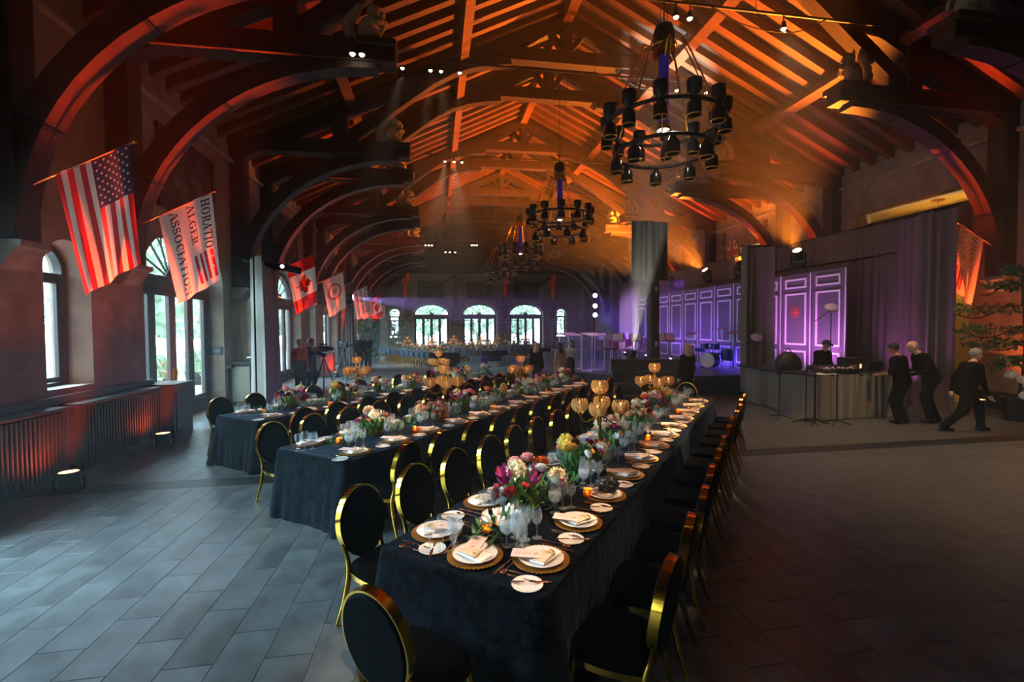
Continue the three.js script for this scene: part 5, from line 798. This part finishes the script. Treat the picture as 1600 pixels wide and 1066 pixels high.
// ---- sound desk
{
  const t = thing('sound_desk', 'grey skirted sound desk in front of the stage curtain', 'desk'), H = 1.02;
  mesh('desk_top', [rbox(2.45, 0.04, 0.9, 0.01, 9.6, H - 0.02, -9.6), put(rbox(0.8, 0.04, 2.3, 0.01), [8.75, H - 0.02, -10.95], [0, -0.14, 0])], Mt.black, t);
  mesh('skirt', [drapeGeo([8.42, -9.14], [10.8, -9.14], 0.02, H, 0.2, 0.025, 1), drapeGeo([8.65, -12.0], [8.42, -9.14], 0.02, H, 0.2, 0.025, 5), drapeGeo([10.8, -9.14], [10.8, -10.0], 0.02, H, 0.2, 0.025, 3)], Mt.drape, t);
  const gear = (n, lab, cat, p, turn, f) => { const o = thing(n, lab, cat, p, turn); f(o); };
  gear('mixing_console', 'sloped black mixing console with pale keys on the sound desk', 'mixer', [9.2, H, -9.55], 0, o => { mesh('body', [put(rbox(0.9, 0.1, 0.55, 0.02), [0, 0.08, 0], [0.12, 0, 0])], Mt.black, o); const k = rbox(0.02, 0.02, 0.06, 0.004); for (let i = 0; i < 16; i++) { const m = mesh('fader', k, i % 4 ? Mt.white : std(0xc05030, 0.5), o); m.position.set(-0.4 + i * 0.053, 0.135 - 0.01 * (i % 3), 0.08 + 0.05 * (i % 3)); } });
  gear('laptop', 'open laptop with a lit screen on the sound desk', 'laptop', [10.35, H, -9.7], Math.PI, o => { mesh('keyboard', rbox(0.34, 0.02, 0.24, 0.006, 0, 0.012, 0), Mt.iron, o); const s = mesh('lid', [put(rbox(0.34, 0.23, 0.012, 0.005), [0, 0.13, -0.15], [-0.25, 0, 0])], Mt.iron, o); mesh('screen', [put(box(0.3, 0.19, 0.002), [0, 0.131, -0.142], [-0.25, 0, 0])], glow(C(0.5, 0.6, 0.8), 0.8), s); });
  gear('equipment_case', 'rounded black padded case on the sound desk', 'case', [8.8, H, -10.5], 0.2, o => { mesh('shell', [put(ball(0.36, 0, 0, 0, 20), [0, 0.1, 0], [0, 0, 0], [1.05, 1.0, 0.7])], Mt.black, o); mesh('handle', [tube([[-0.12, 0.44, 0], [0, 0.54, 0], [0.12, 0.44, 0]], 0.014, 10, 6)], Mt.iron, o); });
  gear('rack_unit', 'small black rack unit with two lit lamps on the sound desk', 'rack unit', [9.85, H, -9.75], 0, o => { mesh('box', rbox(0.4, 0.34, 0.34, 0.015, 0, 0.17, 0), Mt.black, o); mesh('indicator_lamp', [box(0.05, 0.1, 0.01, 0.12, 0.14, 0.172)], glow(C(1, 0.8, 0.4), 1.2), o); mesh('panel', [box(0.18, 0.12, 0.01, -0.08, 0.12, 0.172)], std(0x9a5a46, 0.5), o); });
  [[8.72, -9.35, 0.3], [8.92, -9.32, -0.1]].forEach(([x, z, r], i) => { const m = mesh('paper_sheet', box(0.21, 0.004, 0.29), Mt.paper); m.position.set(x, H + 0.003 + i * 0.004, z); m.rotation.y = r; tag(m, 'white paper sheet at the front corner of the sound desk', 'paper', 'papers on the sound desk'); });
  const mic = proto(() => { const g = new THREE.Group(); g.name = numbered('mic_stand'); scene.add(g); mesh('pole', [rod([0, 0.05, 0], [0, 1.15, 0], 0.012, 8)], Mt.black, g); for (const a of [0.3, 2.4, 4.5]) mesh('foot', [rod([0, 0.1, 0], [Math.cos(a) * 0.28, 0.01, Math.sin(a) * 0.28], 0.011, 6)], Mt.black, g); mesh('clip', [rod([0, 1.15, 0], [0.03, 1.27, 0.05], 0.018, 8)], Mt.black, g); return g; });
  [[7.75, -9.5], [8.0, -9.0], [8.1, -8.85], [8.25, -9.05], [8.5, -8.72]].forEach(([x, z], i) => mic([x, 0, z], i, 'slim black microphone stand before the sound desk', 'microphone stands by the sound desk', 'mic stand'));
  const rl = (x, z, y, lab) => gear('stand_lamp', lab, 'lamp', [x, H, z], 0, o => { mesh('stand', [rod([0, 0, 0], [0, y, 0], 0.012, 6), rbox(0.2, 0.02, 0.2, 0.006, 0, 0.01, 0), rod([-0.02, y, 0], [-0.5, y * 0.82, 0.05], 0.008, 5)], Mt.black, o); mesh('lamp_head', [put(lathe([[0, 0.1], [0.1, 0.08], [0.16, 0.02], [0.14, -0.02], [0, -0.04]], 18), [0, y + 0.06, 0], [0.6, 0, 0.2])], std(0xb9a3c4, 0.5), o); });
  rl(9.6, -10.05, 1.48, 'tall stand lamp with a pale head before the end panel'); rl(8.75, -11.6, 0.72, 'short stand lamp with a pale head beside the drape leg');
}
// ---- far tables
{
  const d = [0.475, 0.88], n = [0.88, -0.475], th = Math.atan2(d[0], d[1]), chairF = proto(() => { const c = makeChair(std(0x16202c, 0.7), std(0x24394e, 0.7), Mt.goldSoft, std(0x2a4058, 0.6)); return c; });
  const rows = [[[-0.95, -28.3], 'the far table by the plant screens'], [[2.0, -30.1], 'the far table before the middle door'], [[5.2, -32.2], 'the far table behind the stage']];
  rows.forEach(([c, nm], k) => {
    const tb = mesh('tablecloth', flip(clothGeo(1.15, 7, TH, k + 5)), Mt.velvet); tb.position.set(c[0], 0, c[1]); tb.rotation.y = th; tag(tb, 'dark cloth draped to the floor over ' + nm, 'tablecloth');
    for (let i = 0; i < 11; i++) for (const s of [-1, 1]) {
      const q = -3.2 + i * 0.64, p = [c[0] + d[0] * q + n[0] * s * 0.9, c[1] + d[1] * q + n[1] * s * 0.9];
      if (s < 0 || k === 0) chairF([p[0], 0, p[1]], Math.atan2(-n[0] * s, -n[1] * s), 'navy oval-back chair with gold legs along ' + nm, 'navy chairs at the far tables', 'chair');
      const e = [c[0] + d[0] * q + n[0] * s * 0.4, c[1] + d[1] * q + n[1] * s * 0.4]; pc.plate([e[0], TH + 0.003, e[1]], 0, 'white dinner plate on ' + nm, 'plates on the far tables', 'plate');
      const w = [c[0] + d[0] * (q + 0.12) + n[0] * s * 0.24, c[1] + d[1] * (q + 0.12) + n[1] * s * 0.24]; gl.wine([w[0], TH + 0.003, w[1]], 0, 'tall clear wine glass on ' + nm, 'glasses on the far tables', 'glass');
    }
    for (let i = 0; i < 6; i++) { const q = -2.9 + i * 1.15, o = arr[(i + k) % 4].clone(); o.name = numbered('flower_arrangement'); o.position.set(c[0] + d[0] * q, TH + 0.003, c[1] + d[1] * q); o.scale.setScalar(1.25); scene.add(o); tag(o, 'distant flowers ' + arrName[(i + k) % 4] + ' on ' + nm, 'flowers', 'flower arrangements on the far tables'); }
    for (const q of [-1.7, 1.6]) { const p = [c[0] + d[0] * q, TH + 0.003, c[1] + d[1] * q]; candel(p, q, 'distant gold candelabra with crystal globes on ' + nm, 'candelabras on the far tables', 'candelabra'); pointLamp(C(1, 0.55, 0.18), 0.6, [p[0], p[1] + 0.775, p[2]], 0.5); }
  });
  const scr = (p, turn, w, green, lab) => { const t = thing(green ? 'plant_screen' : 'lattice_screen', lab, 'screen', p, turn); mesh('frame', [rbox(0.06, 2.7, 0.06, 0.01, -w / 2, 1.35, 0), rbox(0.06, 2.7, 0.06, 0.01, w / 2, 1.35, 0), rbox(w, 0.06, 0.06, 0.01, 0, 2.67, 0), rbox(w, 0.06, 0.06, 0.01, 0, 0.1, 0)], Mt.darkwood, t); const sl = rbox(w - 0.06, 0.03, 0.03, 0.006), vl = rbox(0.03, 2.55, 0.03, 0.006); for (let i = 1; i < 7; i++) mesh('slat', sl, Mt.darkwood, t).position.y = 0.1 + i * 0.37; for (let i = 1; i < 5; i++) mesh('slat', vl, Mt.darkwood, t).position.set(-w / 2 + i * w / 5, 1.38, 0.02); const o = []; for (let i = 0; i < (green ? 900 : 260); i++) o.push(put(petal(0.09, 0.16, -0.2, 0.3), [rnd(-w / 2, w / 2), green ? rnd(0.1, 2.65) : 0.3 + rnd() * rnd(0, 2.2), rnd(-0.1, 0.2)], [rnd(0, 2), rnd(0, 6), rnd(-1, 1)])); mesh('climbing_leaves', o, Mt.leaf, t).userData.kind = 'stuff'; };
  scr([-4.4, 0, -31.5], 0.3, 1.5, true, 'leafy green plant screen at the window side near the far couple'); scr([-2.6, 0, -36], 0, 1.6, false, 'dark lattice screen with plants left of the end doors'); scr([2.1, 0, -37], 0, 1.8, false, 'dark lattice screen with plants before the middle end door'); scr([5.9, 0, -37], 0, 1.8, false, 'dark lattice screen with plants beside the right end door'); scr([-3.2, 0, -40], 0, 1.4, true, 'leafy green plant screen beside the small end window'); scr([10.6, 0, -38], 0, 1.8, false, 'dark lattice screen with plants at the end behind the stage');
  const red = thing('red_crate', 'red lit storage crate beside the camera tripod', 'crate', [-4.75, 0, -21.8], 0.1); mesh('body', rbox(0.5, 0.95, 0.9, 0.02, 0, 0.52, 0), std(0x6e2a20, 0.6), red); mesh('lid', rbox(0.54, 0.05, 0.94, 0.015, 0, 1.02, 0), std(0x4c2018, 0.6), red); for (const z of [-0.36, 0.36]) mesh('foot', rbox(0.4, 0.05, 0.08, 0.01, 0, 0.025, z), Mt.black, red);
}
// ---- branches at the right edge
{
  const darkLeaf = std(0x3c5a2c, 0.6, { side: THREE.DoubleSide });
  const t = thing('potted_branches', 'tall potted plant with dark leafy branches against the orange wall', 'plant', [12.75, 0, -8.35]);
  mesh('pot', lathe([[0, 0], [0.22, 0], [0.3, 0.5], [0.28, 0.5], [0.25, 0.42], [0, 0.42]], 18), Mt.iron, t); mesh('trunk', [tube([[0, 0.4, 0], [0.08, 1.4, 0.05], [0.02, 3.4, 0]], 0.035, 12, 7)], Mt.timber, t);
  [[2.95, 1.5, 0.25], [2.45, 1.7, -0.1], [2.0, 1.5, -0.25], [1.7, 1.2, -0.35], [3.3, 1.0, 0.3], [1.3, 1.0, 0.1], [2.6, -1.0, 0.2], [2.1, -1.1, 0.1]].forEach(([y, L, dz], i) => { const o = [], pts = []; for (let k = 0; k <= 5; k++) pts.push([-L * k / 5 + 0.05, y + 0.12 * Math.sin(k * 1.1 + i) - 0.02 * k, dz * k / 5]); const m = mesh('branch', [tube(pts, 0.012, 12, 5)], Mt.timber, t); for (let k = 0; k < 110; k++) { const u = rnd(0.05, 1); o.push(put(petal(0.055, rnd(0.06, 0.11), -0.2, 0.3), [-L * u + 0.05, y + rnd(-0.09, 0.1), dz * u + rnd(-0.1, 0.1)], [rnd(0, 3), rnd(0, 6), rnd(-1, 1)])); } const f = mesh('leaf_cluster', o, darkLeaf, m); f.userData.kind = 'stuff'; });
  for (let i = 0; i < 6; i++) { const m = mesh('white_bloom', blooms.puff, hues.white, t); m.position.set(rnd(-0.25, 0.1), 0.45 + rnd(0, 0.7), rnd(0, 0.3)); m.scale.setScalar(1.8); }
}
// ================================================================ people
function surfaceNets(f, lo, hi, h) {
  const n = lo.map((l, i) => Math.ceil((hi[i] - l) / h) + 1), [nx, ny, nz] = n, v = new Float32Array(nx * ny * nz), id = (i, j, k) => (k * ny + j) * nx + i;
  for (let k = 0; k < nz; k++) for (let j = 0; j < ny; j++) for (let i = 0; i < nx; i++) v[id(i, j, k)] = f(lo[0] + i * h, lo[1] + j * h, lo[2] + k * h);
  const P = [], I = [], map = new Int32Array(nx * ny * nz).fill(-1);
  for (let k = 0; k < nz - 1; k++) for (let j = 0; j < ny - 1; j++) for (let i = 0; i < nx - 1; i++) {
    let m = 0, x = 0, y = 0, z = 0, neg = 0; const c = []; for (let q = 0; q < 8; q++) { const w = v[id(i + (q & 1), j + (q >> 1 & 1), k + (q >> 2))]; c.push(w); if (w < 0) neg++; } if (!neg || neg === 8) continue;
    for (let q = 0; q < 8; q++) for (let b = 1; b < 8; b <<= 1) { if (q & b) continue; const a0 = c[q], a1 = c[q | b]; if (a0 < 0 === a1 < 0) continue; const t = a0 / (a0 - a1); x += (q & 1) + (b === 1 ? t : 0); y += (q >> 1 & 1) + (b === 2 ? t : 0); z += (q >> 2) + (b === 4 ? t : 0); m++; }
    map[id(i, j, k)] = P.length / 3; P.push(lo[0] + (i + x / m) * h, lo[1] + (j + y / m) * h, lo[2] + (k + z / m) * h);
  }
  const quad = (a, b, c, d, s) => { if (Math.min(a, b, c, d) < 0) return; s ? I.push(a, b, c, a, c, d) : I.push(a, c, b, a, d, c); };
  for (let k = 1; k < nz - 1; k++) for (let j = 1; j < ny - 1; j++) for (let i = 1; i < nx - 1; i++) {
    const a = v[id(i, j, k)] < 0, X = v[id(i + 1, j, k)] < 0, Y = v[id(i, j + 1, k)] < 0, Z = v[id(i, j, k + 1)] < 0, M = (p, q, r) => map[id(p, q, r)];
    if (a !== X) quad(M(i, j - 1, k - 1), M(i, j, k - 1), M(i, j, k), M(i, j - 1, k), a); if (a !== Y) quad(M(i - 1, j, k - 1), M(i - 1, j, k), M(i, j, k), M(i, j, k - 1), a); if (a !== Z) quad(M(i - 1, j - 1, k), M(i, j - 1, k), M(i, j, k), M(i - 1, j, k), a);
  }
  return { P, I };
}
const sub = (a, b) => [a[0] - b[0], a[1] - b[1], a[2] - b[2]], add3 = (a, b, k = 1) => [a[0] + b[0] * k, a[1] + b[1] * k, a[2] + b[2] * k], dot = (a, b) => a[0] * b[0] + a[1] * b[1] + a[2] * b[2], len3 = a => Math.hypot(...a), nrm = a => { const l = len3(a) || 1; return [a[0] / l, a[1] / l, a[2] / l]; }, crs = (a, b) => [a[1] * b[2] - a[2] * b[1], a[2] * b[0] - a[0] * b[2], a[0] * b[1] - a[1] * b[0]];
function capsule(x, y, z, c) { const { a, ab, l2, ra, rb } = c, px = x - a[0], py = y - a[1], pz = z - a[2]; let t = (px * ab[0] + py * ab[1] + pz * ab[2]) / l2; t = t < 0 ? 0 : t > 1 ? 1 : t; return Math.hypot(px - ab[0] * t, py - ab[1] * t, pz - ab[2] * t) - (ra + (rb - ra) * t); }
const cap = (a, b, ra, rb, cls) => { const ab = sub(b, a); return { a, ab, l2: dot(ab, ab) || 1e-6, ra, rb, cls }; };
const field = (cs, k) => (x, y, z) => { let d = 1; for (const c of cs) { const q = capsule(x, y, z, c), h = Math.max(0, k - Math.abs(d - q)) / k; d = Math.min(d, q) - h * h * k * 0.25; } return d; };
const nearest = (cs, x, y, z) => { let d = 9, r = 0; for (const c of cs) { const q = capsule(x, y, z, c); if (q < d) { d = q; r = c.cls; } } return r; };
function ik(a, b, l1, l2, hint) { let d = sub(b, a), L = len3(d); if (L > (l1 + l2) * 0.995) { d = nrm(d); L = (l1 + l2) * 0.995; b = add3(a, d, L); } const u = nrm(sub(b, a)), x = (l1 * l1 - l2 * l2 + L * L) / (2 * L), h = Math.sqrt(Math.max(0, l1 * l1 - x * x)); let p = sub(hint, [u[0] * dot(hint, u), u[1] * dot(hint, u), u[2] * dot(hint, u)]); p = nrm(p); return [add3(add3(a, u, x), p, h), b]; }
const skinM = std(0xb07a5c, 0.6), skinPale = std(0xc99a7e, 0.6), eyeM = std(0x1c1612, 0.3), lipM = std(0x8c4a42, 0.5), shoeM = std(0x0c0b0b, 0.4);
// o: height, lean (rad), nod, turn of the head, hands [left, right] and feet [left, right] as points in the person's own axes (x to their left, z ahead)
function person(label, pos, turn, o) {
  const k = (o.h ?? 1.76) / 1.76, lean = o.lean ?? 0, up = [0, Math.cos(lean), Math.sin(lean)], fw = [0, -Math.sin(lean), Math.cos(lean)];
  const pel = [0, o.pelvis ?? 0.94, o.pz ?? 0], on = (x, y, z) => [pel[0] + x, pel[1] + up[1] * y + fw[1] * z, pel[2] + up[2] * y + fw[2] * z];
  const T = 0, B = 1, S = 2, F = 3, sl = o.sleeve === 'short' ? S : T, wd = o.woman ? 0.9 : 1, bk = o.woman ? 1 : 1.14, cs = [];
  for (const s of [-1, 1]) { cs.push(cap(on(s * 0.075, -0.02, 0), on(s * 0.06 * wd, 0.2, 0), 0.115 * bk, 0.108 * bk, o.coat ? T : B), cap(on(s * 0.06 * wd, 0.14, 0), on(s * 0.095 * wd, 0.4, 0.01), 0.11 * wd * bk, 0.12 * wd * bk, T), cap(on(0, 0.46, 0), on(s * 0.175 * wd, 0.47, 0), 0.075 * bk, 0.066 * bk, T)); }
  cs.push(cap(on(0, 0.45, 0), on(0, 0.585, 0.015), 0.06, 0.052, S));
  const feet = o.feet ?? [[0.1, 0.07, 0.02], [-0.1, 0.07, -0.02]], hands = o.hands ?? [[0.24, 0.82, 0.06], [-0.24, 0.82, 0.06]], wr = [];
  [0, 1].forEach(i => {
    const s = i ? -1 : 1, hip = [pel[0] + s * 0.085, pel[1] - 0.02, pel[2]], [kn, an] = ik(hip, feet[i], 0.44, 0.445, [0, 0.05, 1]);
    cs.push(cap(hip, kn, 0.1 * bk, 0.072 * bk, B), cap(kn, an, 0.07 * bk, 0.058 * bk, B), cap([an[0], 0.035, an[2] - 0.05], [an[0] + s * 0.015, 0.035, an[2] + 0.14], 0.04, 0.036, F), cap(an, [an[0], 0.04, an[2] - 0.03], 0.042, 0.04, F));
    const sh = on(s * 0.185 * wd, 0.465, 0), [el, ha] = ik(sh, hands[i], 0.29, 0.27, o.elbow ?? [s * 0.5, -0.4, -1]);
    cs.push(cap(sh, el, 0.066 * wd * bk, 0.054 * wd, T), cap(el, ha, sl === S ? 0.042 : 0.047, sl === S ? 0.028 : 0.038, sl)); wr.push([el, ha, s]);
  });
  if (o.coat) for (const s of [-1, 1]) cs.push(cap(on(s * 0.06, 0, 0), [pel[0] + s * 0.085, pel[1] - 0.36, pel[2]], 0.125, 0.14, T));
  const P = [], cls = [[], [], [], [], [], []], feed = (m, f) => { const o0 = P.length / 3; P.push(...m.P); for (let i = 0; i < m.I.length; i += 3) { const a = m.I[i] * 3; cls[f(m.P[a], m.P[a + 1], m.P[a + 2])].push(m.I[i] + o0, m.I[i + 1] + o0, m.I[i + 2] + o0); } };
  const bb = (c, m) => { const lo = [9, 9, 9], hi = [-9, -9, -9]; for (const q of c) for (const [p, r] of [[q.a, q.ra], [add3(q.a, q.ab), q.rb]]) for (let i = 0; i < 3; i++) { lo[i] = Math.min(lo[i], p[i] - r - m); hi[i] = Math.max(hi[i], p[i] + r + m); } return [lo, hi]; };
  const grid = (c, h, kk, f) => { const [lo, hi] = bb(c, h * 3); feed(surfaceNets(field(c, kk), lo, hi, h), f); };
  grid(cs, 0.017, 0.05, (x, y, z) => nearest(cs, x, y, z));
  // hands: palm, four fingers, thumb
  for (const [el, ha, s] of wr) {
    const d = nrm(sub(ha, el)), side = nrm(crs(d, Math.abs(d[1]) > 0.9 ? [0, 0, 1] : [0, 1, 0])), dn = crs(side, d), h = [cap(ha, add3(ha, d, 0.075), 0.026, 0.03, S), cap(add3(add3(ha, d, 0.06), side, 0.022), add3(add3(ha, d, 0.06), side, -0.022), 0.018, 0.018, S)];
    [[0.03, 0.066, 0], [0.011, 0.078, 1], [-0.009, 0.074, 2], [-0.028, 0.058, 3]].forEach(([w, L]) => { const b = add3(add3(ha, d, 0.085), side, w), m = add3(add3(b, d, L * 0.55), dn, 0.012), e = add3(add3(m, d, L * 0.35), dn, 0.024); h.push(cap(b, m, 0.0098, 0.0088, S), cap(m, e, 0.0088, 0.0075, S)); });
    const tb = add3(add3(ha, d, 0.035), side, 0.03), tm = add3(add3(tb, d, 0.03), side, 0.028); h.push(cap(tb, tm, 0.012, 0.0105, S), cap(tm, add3(tm, d, 0.034), 0.0105, 0.009, S)); grid(h, 0.006, 0.012, () => S);
  }
  // head
  const nod = lean * 0.6 + (o.nod ?? 0), yaw = o.look ?? 0, nk = on(0, 0.56, 0.01), hc = [nk[0], nk[1] + 0.15 * Math.cos(nod), nk[2] + 0.15 * Math.sin(nod) + 0.015];
  const cy = Math.cos(yaw), sy = Math.sin(yaw), cn = Math.cos(nod), sn = Math.sin(nod), toH = (x, y, z) => { x -= hc[0]; y -= hc[1]; z -= hc[2]; const y1 = y * cn + z * sn, z1 = -y * sn + z * cn; return [x * cy - z1 * sy, y1, x * sy + z1 * cy]; }, toW = (p) => { const x = p[0] * cy + p[2] * sy, z1 = -p[0] * sy + p[2] * cy; return [hc[0] + x, hc[1] + p[1] * cn - z1 * sn, hc[2] + p[1] * sn + z1 * cn]; };
  const ell = (p, c, r) => { const x = (p[0] - c[0]) / r[0], y = (p[1] - c[1]) / r[1], z = (p[2] - c[2]) / r[2], l = Math.hypot(x, y, z); return (l - 1) * Math.min(...r); }, sm = (a, b, q) => { const h = Math.max(0, q - Math.abs(a - b)) / q; return Math.min(a, b) - h * h * q * 0.25; };
  const headF = (x, y, z) => { const p = toH(x, y, z); let d = sm(ell(p, [0, 0.03, -0.008], [0.076, 0.09, 0.096]), ell(p, [0, -0.05, 0.028], [0.058, 0.07, 0.062]), 0.04); d = sm(d, ell(p, [0, -0.012, 0.1], [0.013, 0.026, 0.02]), 0.012); for (const s of [-1, 1]) { d = sm(d, ell(p, [s * 0.077, -0.008, -0.005], [0.012, 0.03, 0.02]), 0.008); d = Math.max(d, -ell(p, [s * 0.031, 0.012, 0.098], [0.017, 0.011, 0.013])); } return Math.max(d, -ell(p, [0, -0.058, 0.094], [0.022, 0.003, 0.012])); };
  const lo = [hc[0] - 0.13, hc[1] - 0.15, hc[2] - 0.14], hi = [hc[0] + 0.13, hc[1] + 0.15, hc[2] + 0.15];
  feed(surfaceNets(headF, lo, hi, 0.007), (x, y, z) => { const p = toH(x, y, z); return Math.abs(p[1] + 0.06) < 0.01 && Math.abs(p[0]) < 0.024 && p[2] > 0.06 ? 5 : S; });
  for (const s of [-1, 1]) { const e = toW([s * 0.031, 0.012, 0.079]), b = new THREE.SphereGeometry(0.0105, 8, 6).translate(...e), o0 = P.length / 3; P.push(...b.attributes.position.array); for (const i of b.index.array) cls[4].push(i + o0); }
  const g = new THREE.BufferGeometry(), idx = []; g.setAttribute('position', new THREE.Float32BufferAttribute(P.map(v => v * k), 3)); const skin = o.skin ?? skinM, mats = [o.top, o.bottom, skin, shoeM, eyeM, lipM];
  cls.forEach((c, i) => { if (c.length) { g.addGroup(idx.length, c.length, i); for (const q of c) idx.push(q); } }); g.setIndex(idx); g.computeVertexNormals();
  const t = thing('person', label, 'person', pos, turn, undefined); mesh('body', g, mats, t);
  // hair
  const long = o.long ?? 0, hairF = (x, y, z) => { const p = toH(x, y, z); let d = ell(p, [0, 0.034, -0.014], [0.087, 0.1, 0.104]); d = Math.max(d, Math.min(p[2] * 0.85 - 0.055 + (0.06 - p[1]) * 0.9, 0.5)); if (!long) d = Math.max(d, -p[1] - 0.055); else { d = Math.max(d, -p[1] - 0.12); for (const s of [-1, 0, 1]) d = sm(d, capsule(...p, cap([s * 0.055, 0.0, -0.055], [s * 0.075, -long, -0.075 - (s ? 0 : 0.03)], 0.045, 0.04, 0)), 0.04); } return d; };
  if (o.hair) { const m = surfaceNets(hairF, [hc[0] - 0.2, hc[1] - 0.2 - long, hc[2] - 0.26], [hc[0] + 0.2, hc[1] + 0.17, hc[2] + 0.2], 0.009), hg = new THREE.BufferGeometry(); hg.setAttribute('position', new THREE.Float32BufferAttribute(m.P.map(v => v * k), 3)); hg.setIndex(m.I); hg.computeVertexNormals(); mesh('hair', hg, std(o.hair, 0.55), t); }
  if (o.cap) { const cg = mg([new THREE.SphereGeometry(0.105, 18, 8, 0, 6.3, 0, 1.5).scale(0.92, 0.85, 1.06), put(cyl(0.075, 0.075, 0.012, 16), [0, 0.01, 0.1], [0.15, 0, 0], [1, 1, 1.2])]); const c = mesh('cap', cg, Mt.black, t); const w = toW([0, 0.045, -0.005]); c.position.set(w[0] * k, w[1] * k, w[2] * k); c.rotation.set(nod, yaw, 0); c.scale.setScalar(k); }
  return t;
}
const blackCloth = phys(0x060607, 0.9, { specularIntensity: 0.2 }), blackSuit = phys(0x070708, 0.9, { specularIntensity: 0.2 }), navy = std(0x141a26, 0.8), beige = std(0xb08e6e, 0.85), greyTop = std(0x9aa09c, 0.85), jeans = std(0x18181c, 0.85), rust = std(0xb8602c, 0.8);
person('person in black T-shirt with dark hair reaching over the sound desk', [9.95, 0, -8.55], Math.PI + 0.35, { h: 1.74, top: blackCloth, bottom: blackCloth, hair: 0x14100e, lean: 0.16, nod: 0.3, sleeve: 'short', hands: [[0.16, 1.06, 0.36], [-0.12, 1.06, 0.36]] });
person('person in a black cap and black shirt standing behind the sound desk', [9.85, 0, -10.6], 0.15, { h: 1.76, top: blackCloth, bottom: blackCloth, hair: 0x1a1512, cap: true, nod: 0.35, lean: 0.08, hands: [[0.18, 1.04, 0.3], [-0.18, 1.04, 0.3]] });
person('balding person in a black jacket bending toward the sound desk', [10.75, 0, -8.6], -Math.PI / 2 - 0.5, { h: 1.84, top: blackSuit, bottom: blackCloth, lean: 0.42, nod: 0.25, skin: skinPale, feet: [[0.13, 0.07, 0.06], [-0.14, 0.07, -0.16]], hands: [[0.2, 1.0, 0.42], [-0.2, 1.0, 0.42]] });
person('grey-haired person in a dark suit striding across the open floor', [10.45, 0, -7.7], Math.PI / 2 - 0.35, { h: 1.74, top: blackSuit, bottom: blackSuit, hair: 0x8a8a86, lean: 0.2, nod: 0.1, skin: skinPale, pelvis: 0.86, feet: [[0.08, 0.07, 0.34], [-0.09, 0.1, -0.42]], hands: [[0.26, 0.8, -0.08], [-0.26, 0.78, 0.22]] });
person('blonde person in black seen from behind by the stage steps', [6.4, 0, -11.1], Math.PI + 0.2, { h: 1.68, woman: true, top: blackCloth, bottom: blackCloth, hair: 0xc9a06a, long: 0.2, skin: skinPale });
person('blonde person in black standing left of the beige coat', [3.27, 0, -15.0], Math.PI - 0.5, { h: 1.62, woman: true, top: blackCloth, bottom: blackCloth, hair: 0xd0a970, long: 0.22, skin: skinPale });
person('brown-haired person in a beige coat before the lectern', [4.03, 0, -14.8], Math.PI + 0.3, { h: 1.62, woman: true, top: beige, bottom: jeans, coat: true, hair: 0x3a2417, long: 0.26, skin: skinPale });
person('person in a pale grey top turned toward the beige coat', [4.5, 0, -15.15], -0.9, { h: 1.68, woman: true, top: greyTop, bottom: jeans, hair: 0x5a3a22, long: 0.2, skin: skinPale });
person('camera operator in dark clothes leaning to the tripod camera', [-4.3, 0, -17.0], 1.0, { h: 1.78, top: navy, bottom: navy, hair: 0x2a2422, lean: 0.12, hands: [[0.05, 1.45, 0.4], [-0.2, 1.3, 0.36]] });
person('grey-haired person with a rust jacket beside the camera operator', [-4.4, 0, -16.1], 0.6, { h: 1.78, top: rust, bottom: navy, hair: 0x8f8f8c, skin: skinPale });
person('person in a navy jacket standing by the plant screen', [-4.0, 0, -25.6], 0.6, { h: 1.8, top: navy, bottom: navy, hair: 0xa09c94, skin: skinPale });
person('person in a black jacket with hands joined by the plant screen', [-3.55, 0, -25.5], 0.2, { h: 1.74, top: blackSuit, bottom: blackSuit, hair: 0x2c221c, hands: [[0.04, 1.0, 0.2], [-0.04, 1.0, 0.2]] });
{ // tripod cameras
  const tri = (p, turn, lab, s) => { const t = thing('tripod_camera', lab, 'camera', p, turn); for (const a of [0.4, 2.5, 4.6]) mesh('leg', [rod([0, 1.15, 0], [Math.cos(a) * 0.42, 0, Math.sin(a) * 0.42], 0.02, 6, 0.026)], Mt.black, t); mesh('head', [rbox(0.12, 0.14, 0.12, 0.02, 0, 1.24, 0), rod([0, 1.22, -0.05], [-0.1, 1.05, -0.42], 0.012, 6)], Mt.black, t); mesh('camera_body', [rbox(0.16, 0.2, 0.34, 0.03, 0, 1.44, 0), rbox(0.04, 0.05, 0.3, 0.01, 0, 1.6, 0)], Mt.black, t); mesh('lens', [cyl(0.06, 0.05, 0.22, 14).rotateX(Math.PI / 2).translate(0, 1.45, 0.27)], Mt.blackGloss, t); mesh('viewfinder', [rod([0.08, 1.55, -0.1], [0.14, 1.56, -0.24], 0.025, 8)], Mt.black, t); };
  tri([-3.75, 0, -16.6], 1.1, 'black video camera on a tripod beside its operator'); tri([-3.7, 0, -19.8], 1.3, 'second camera tripod farther along the window side');
}
renderer.render(scene, camera);
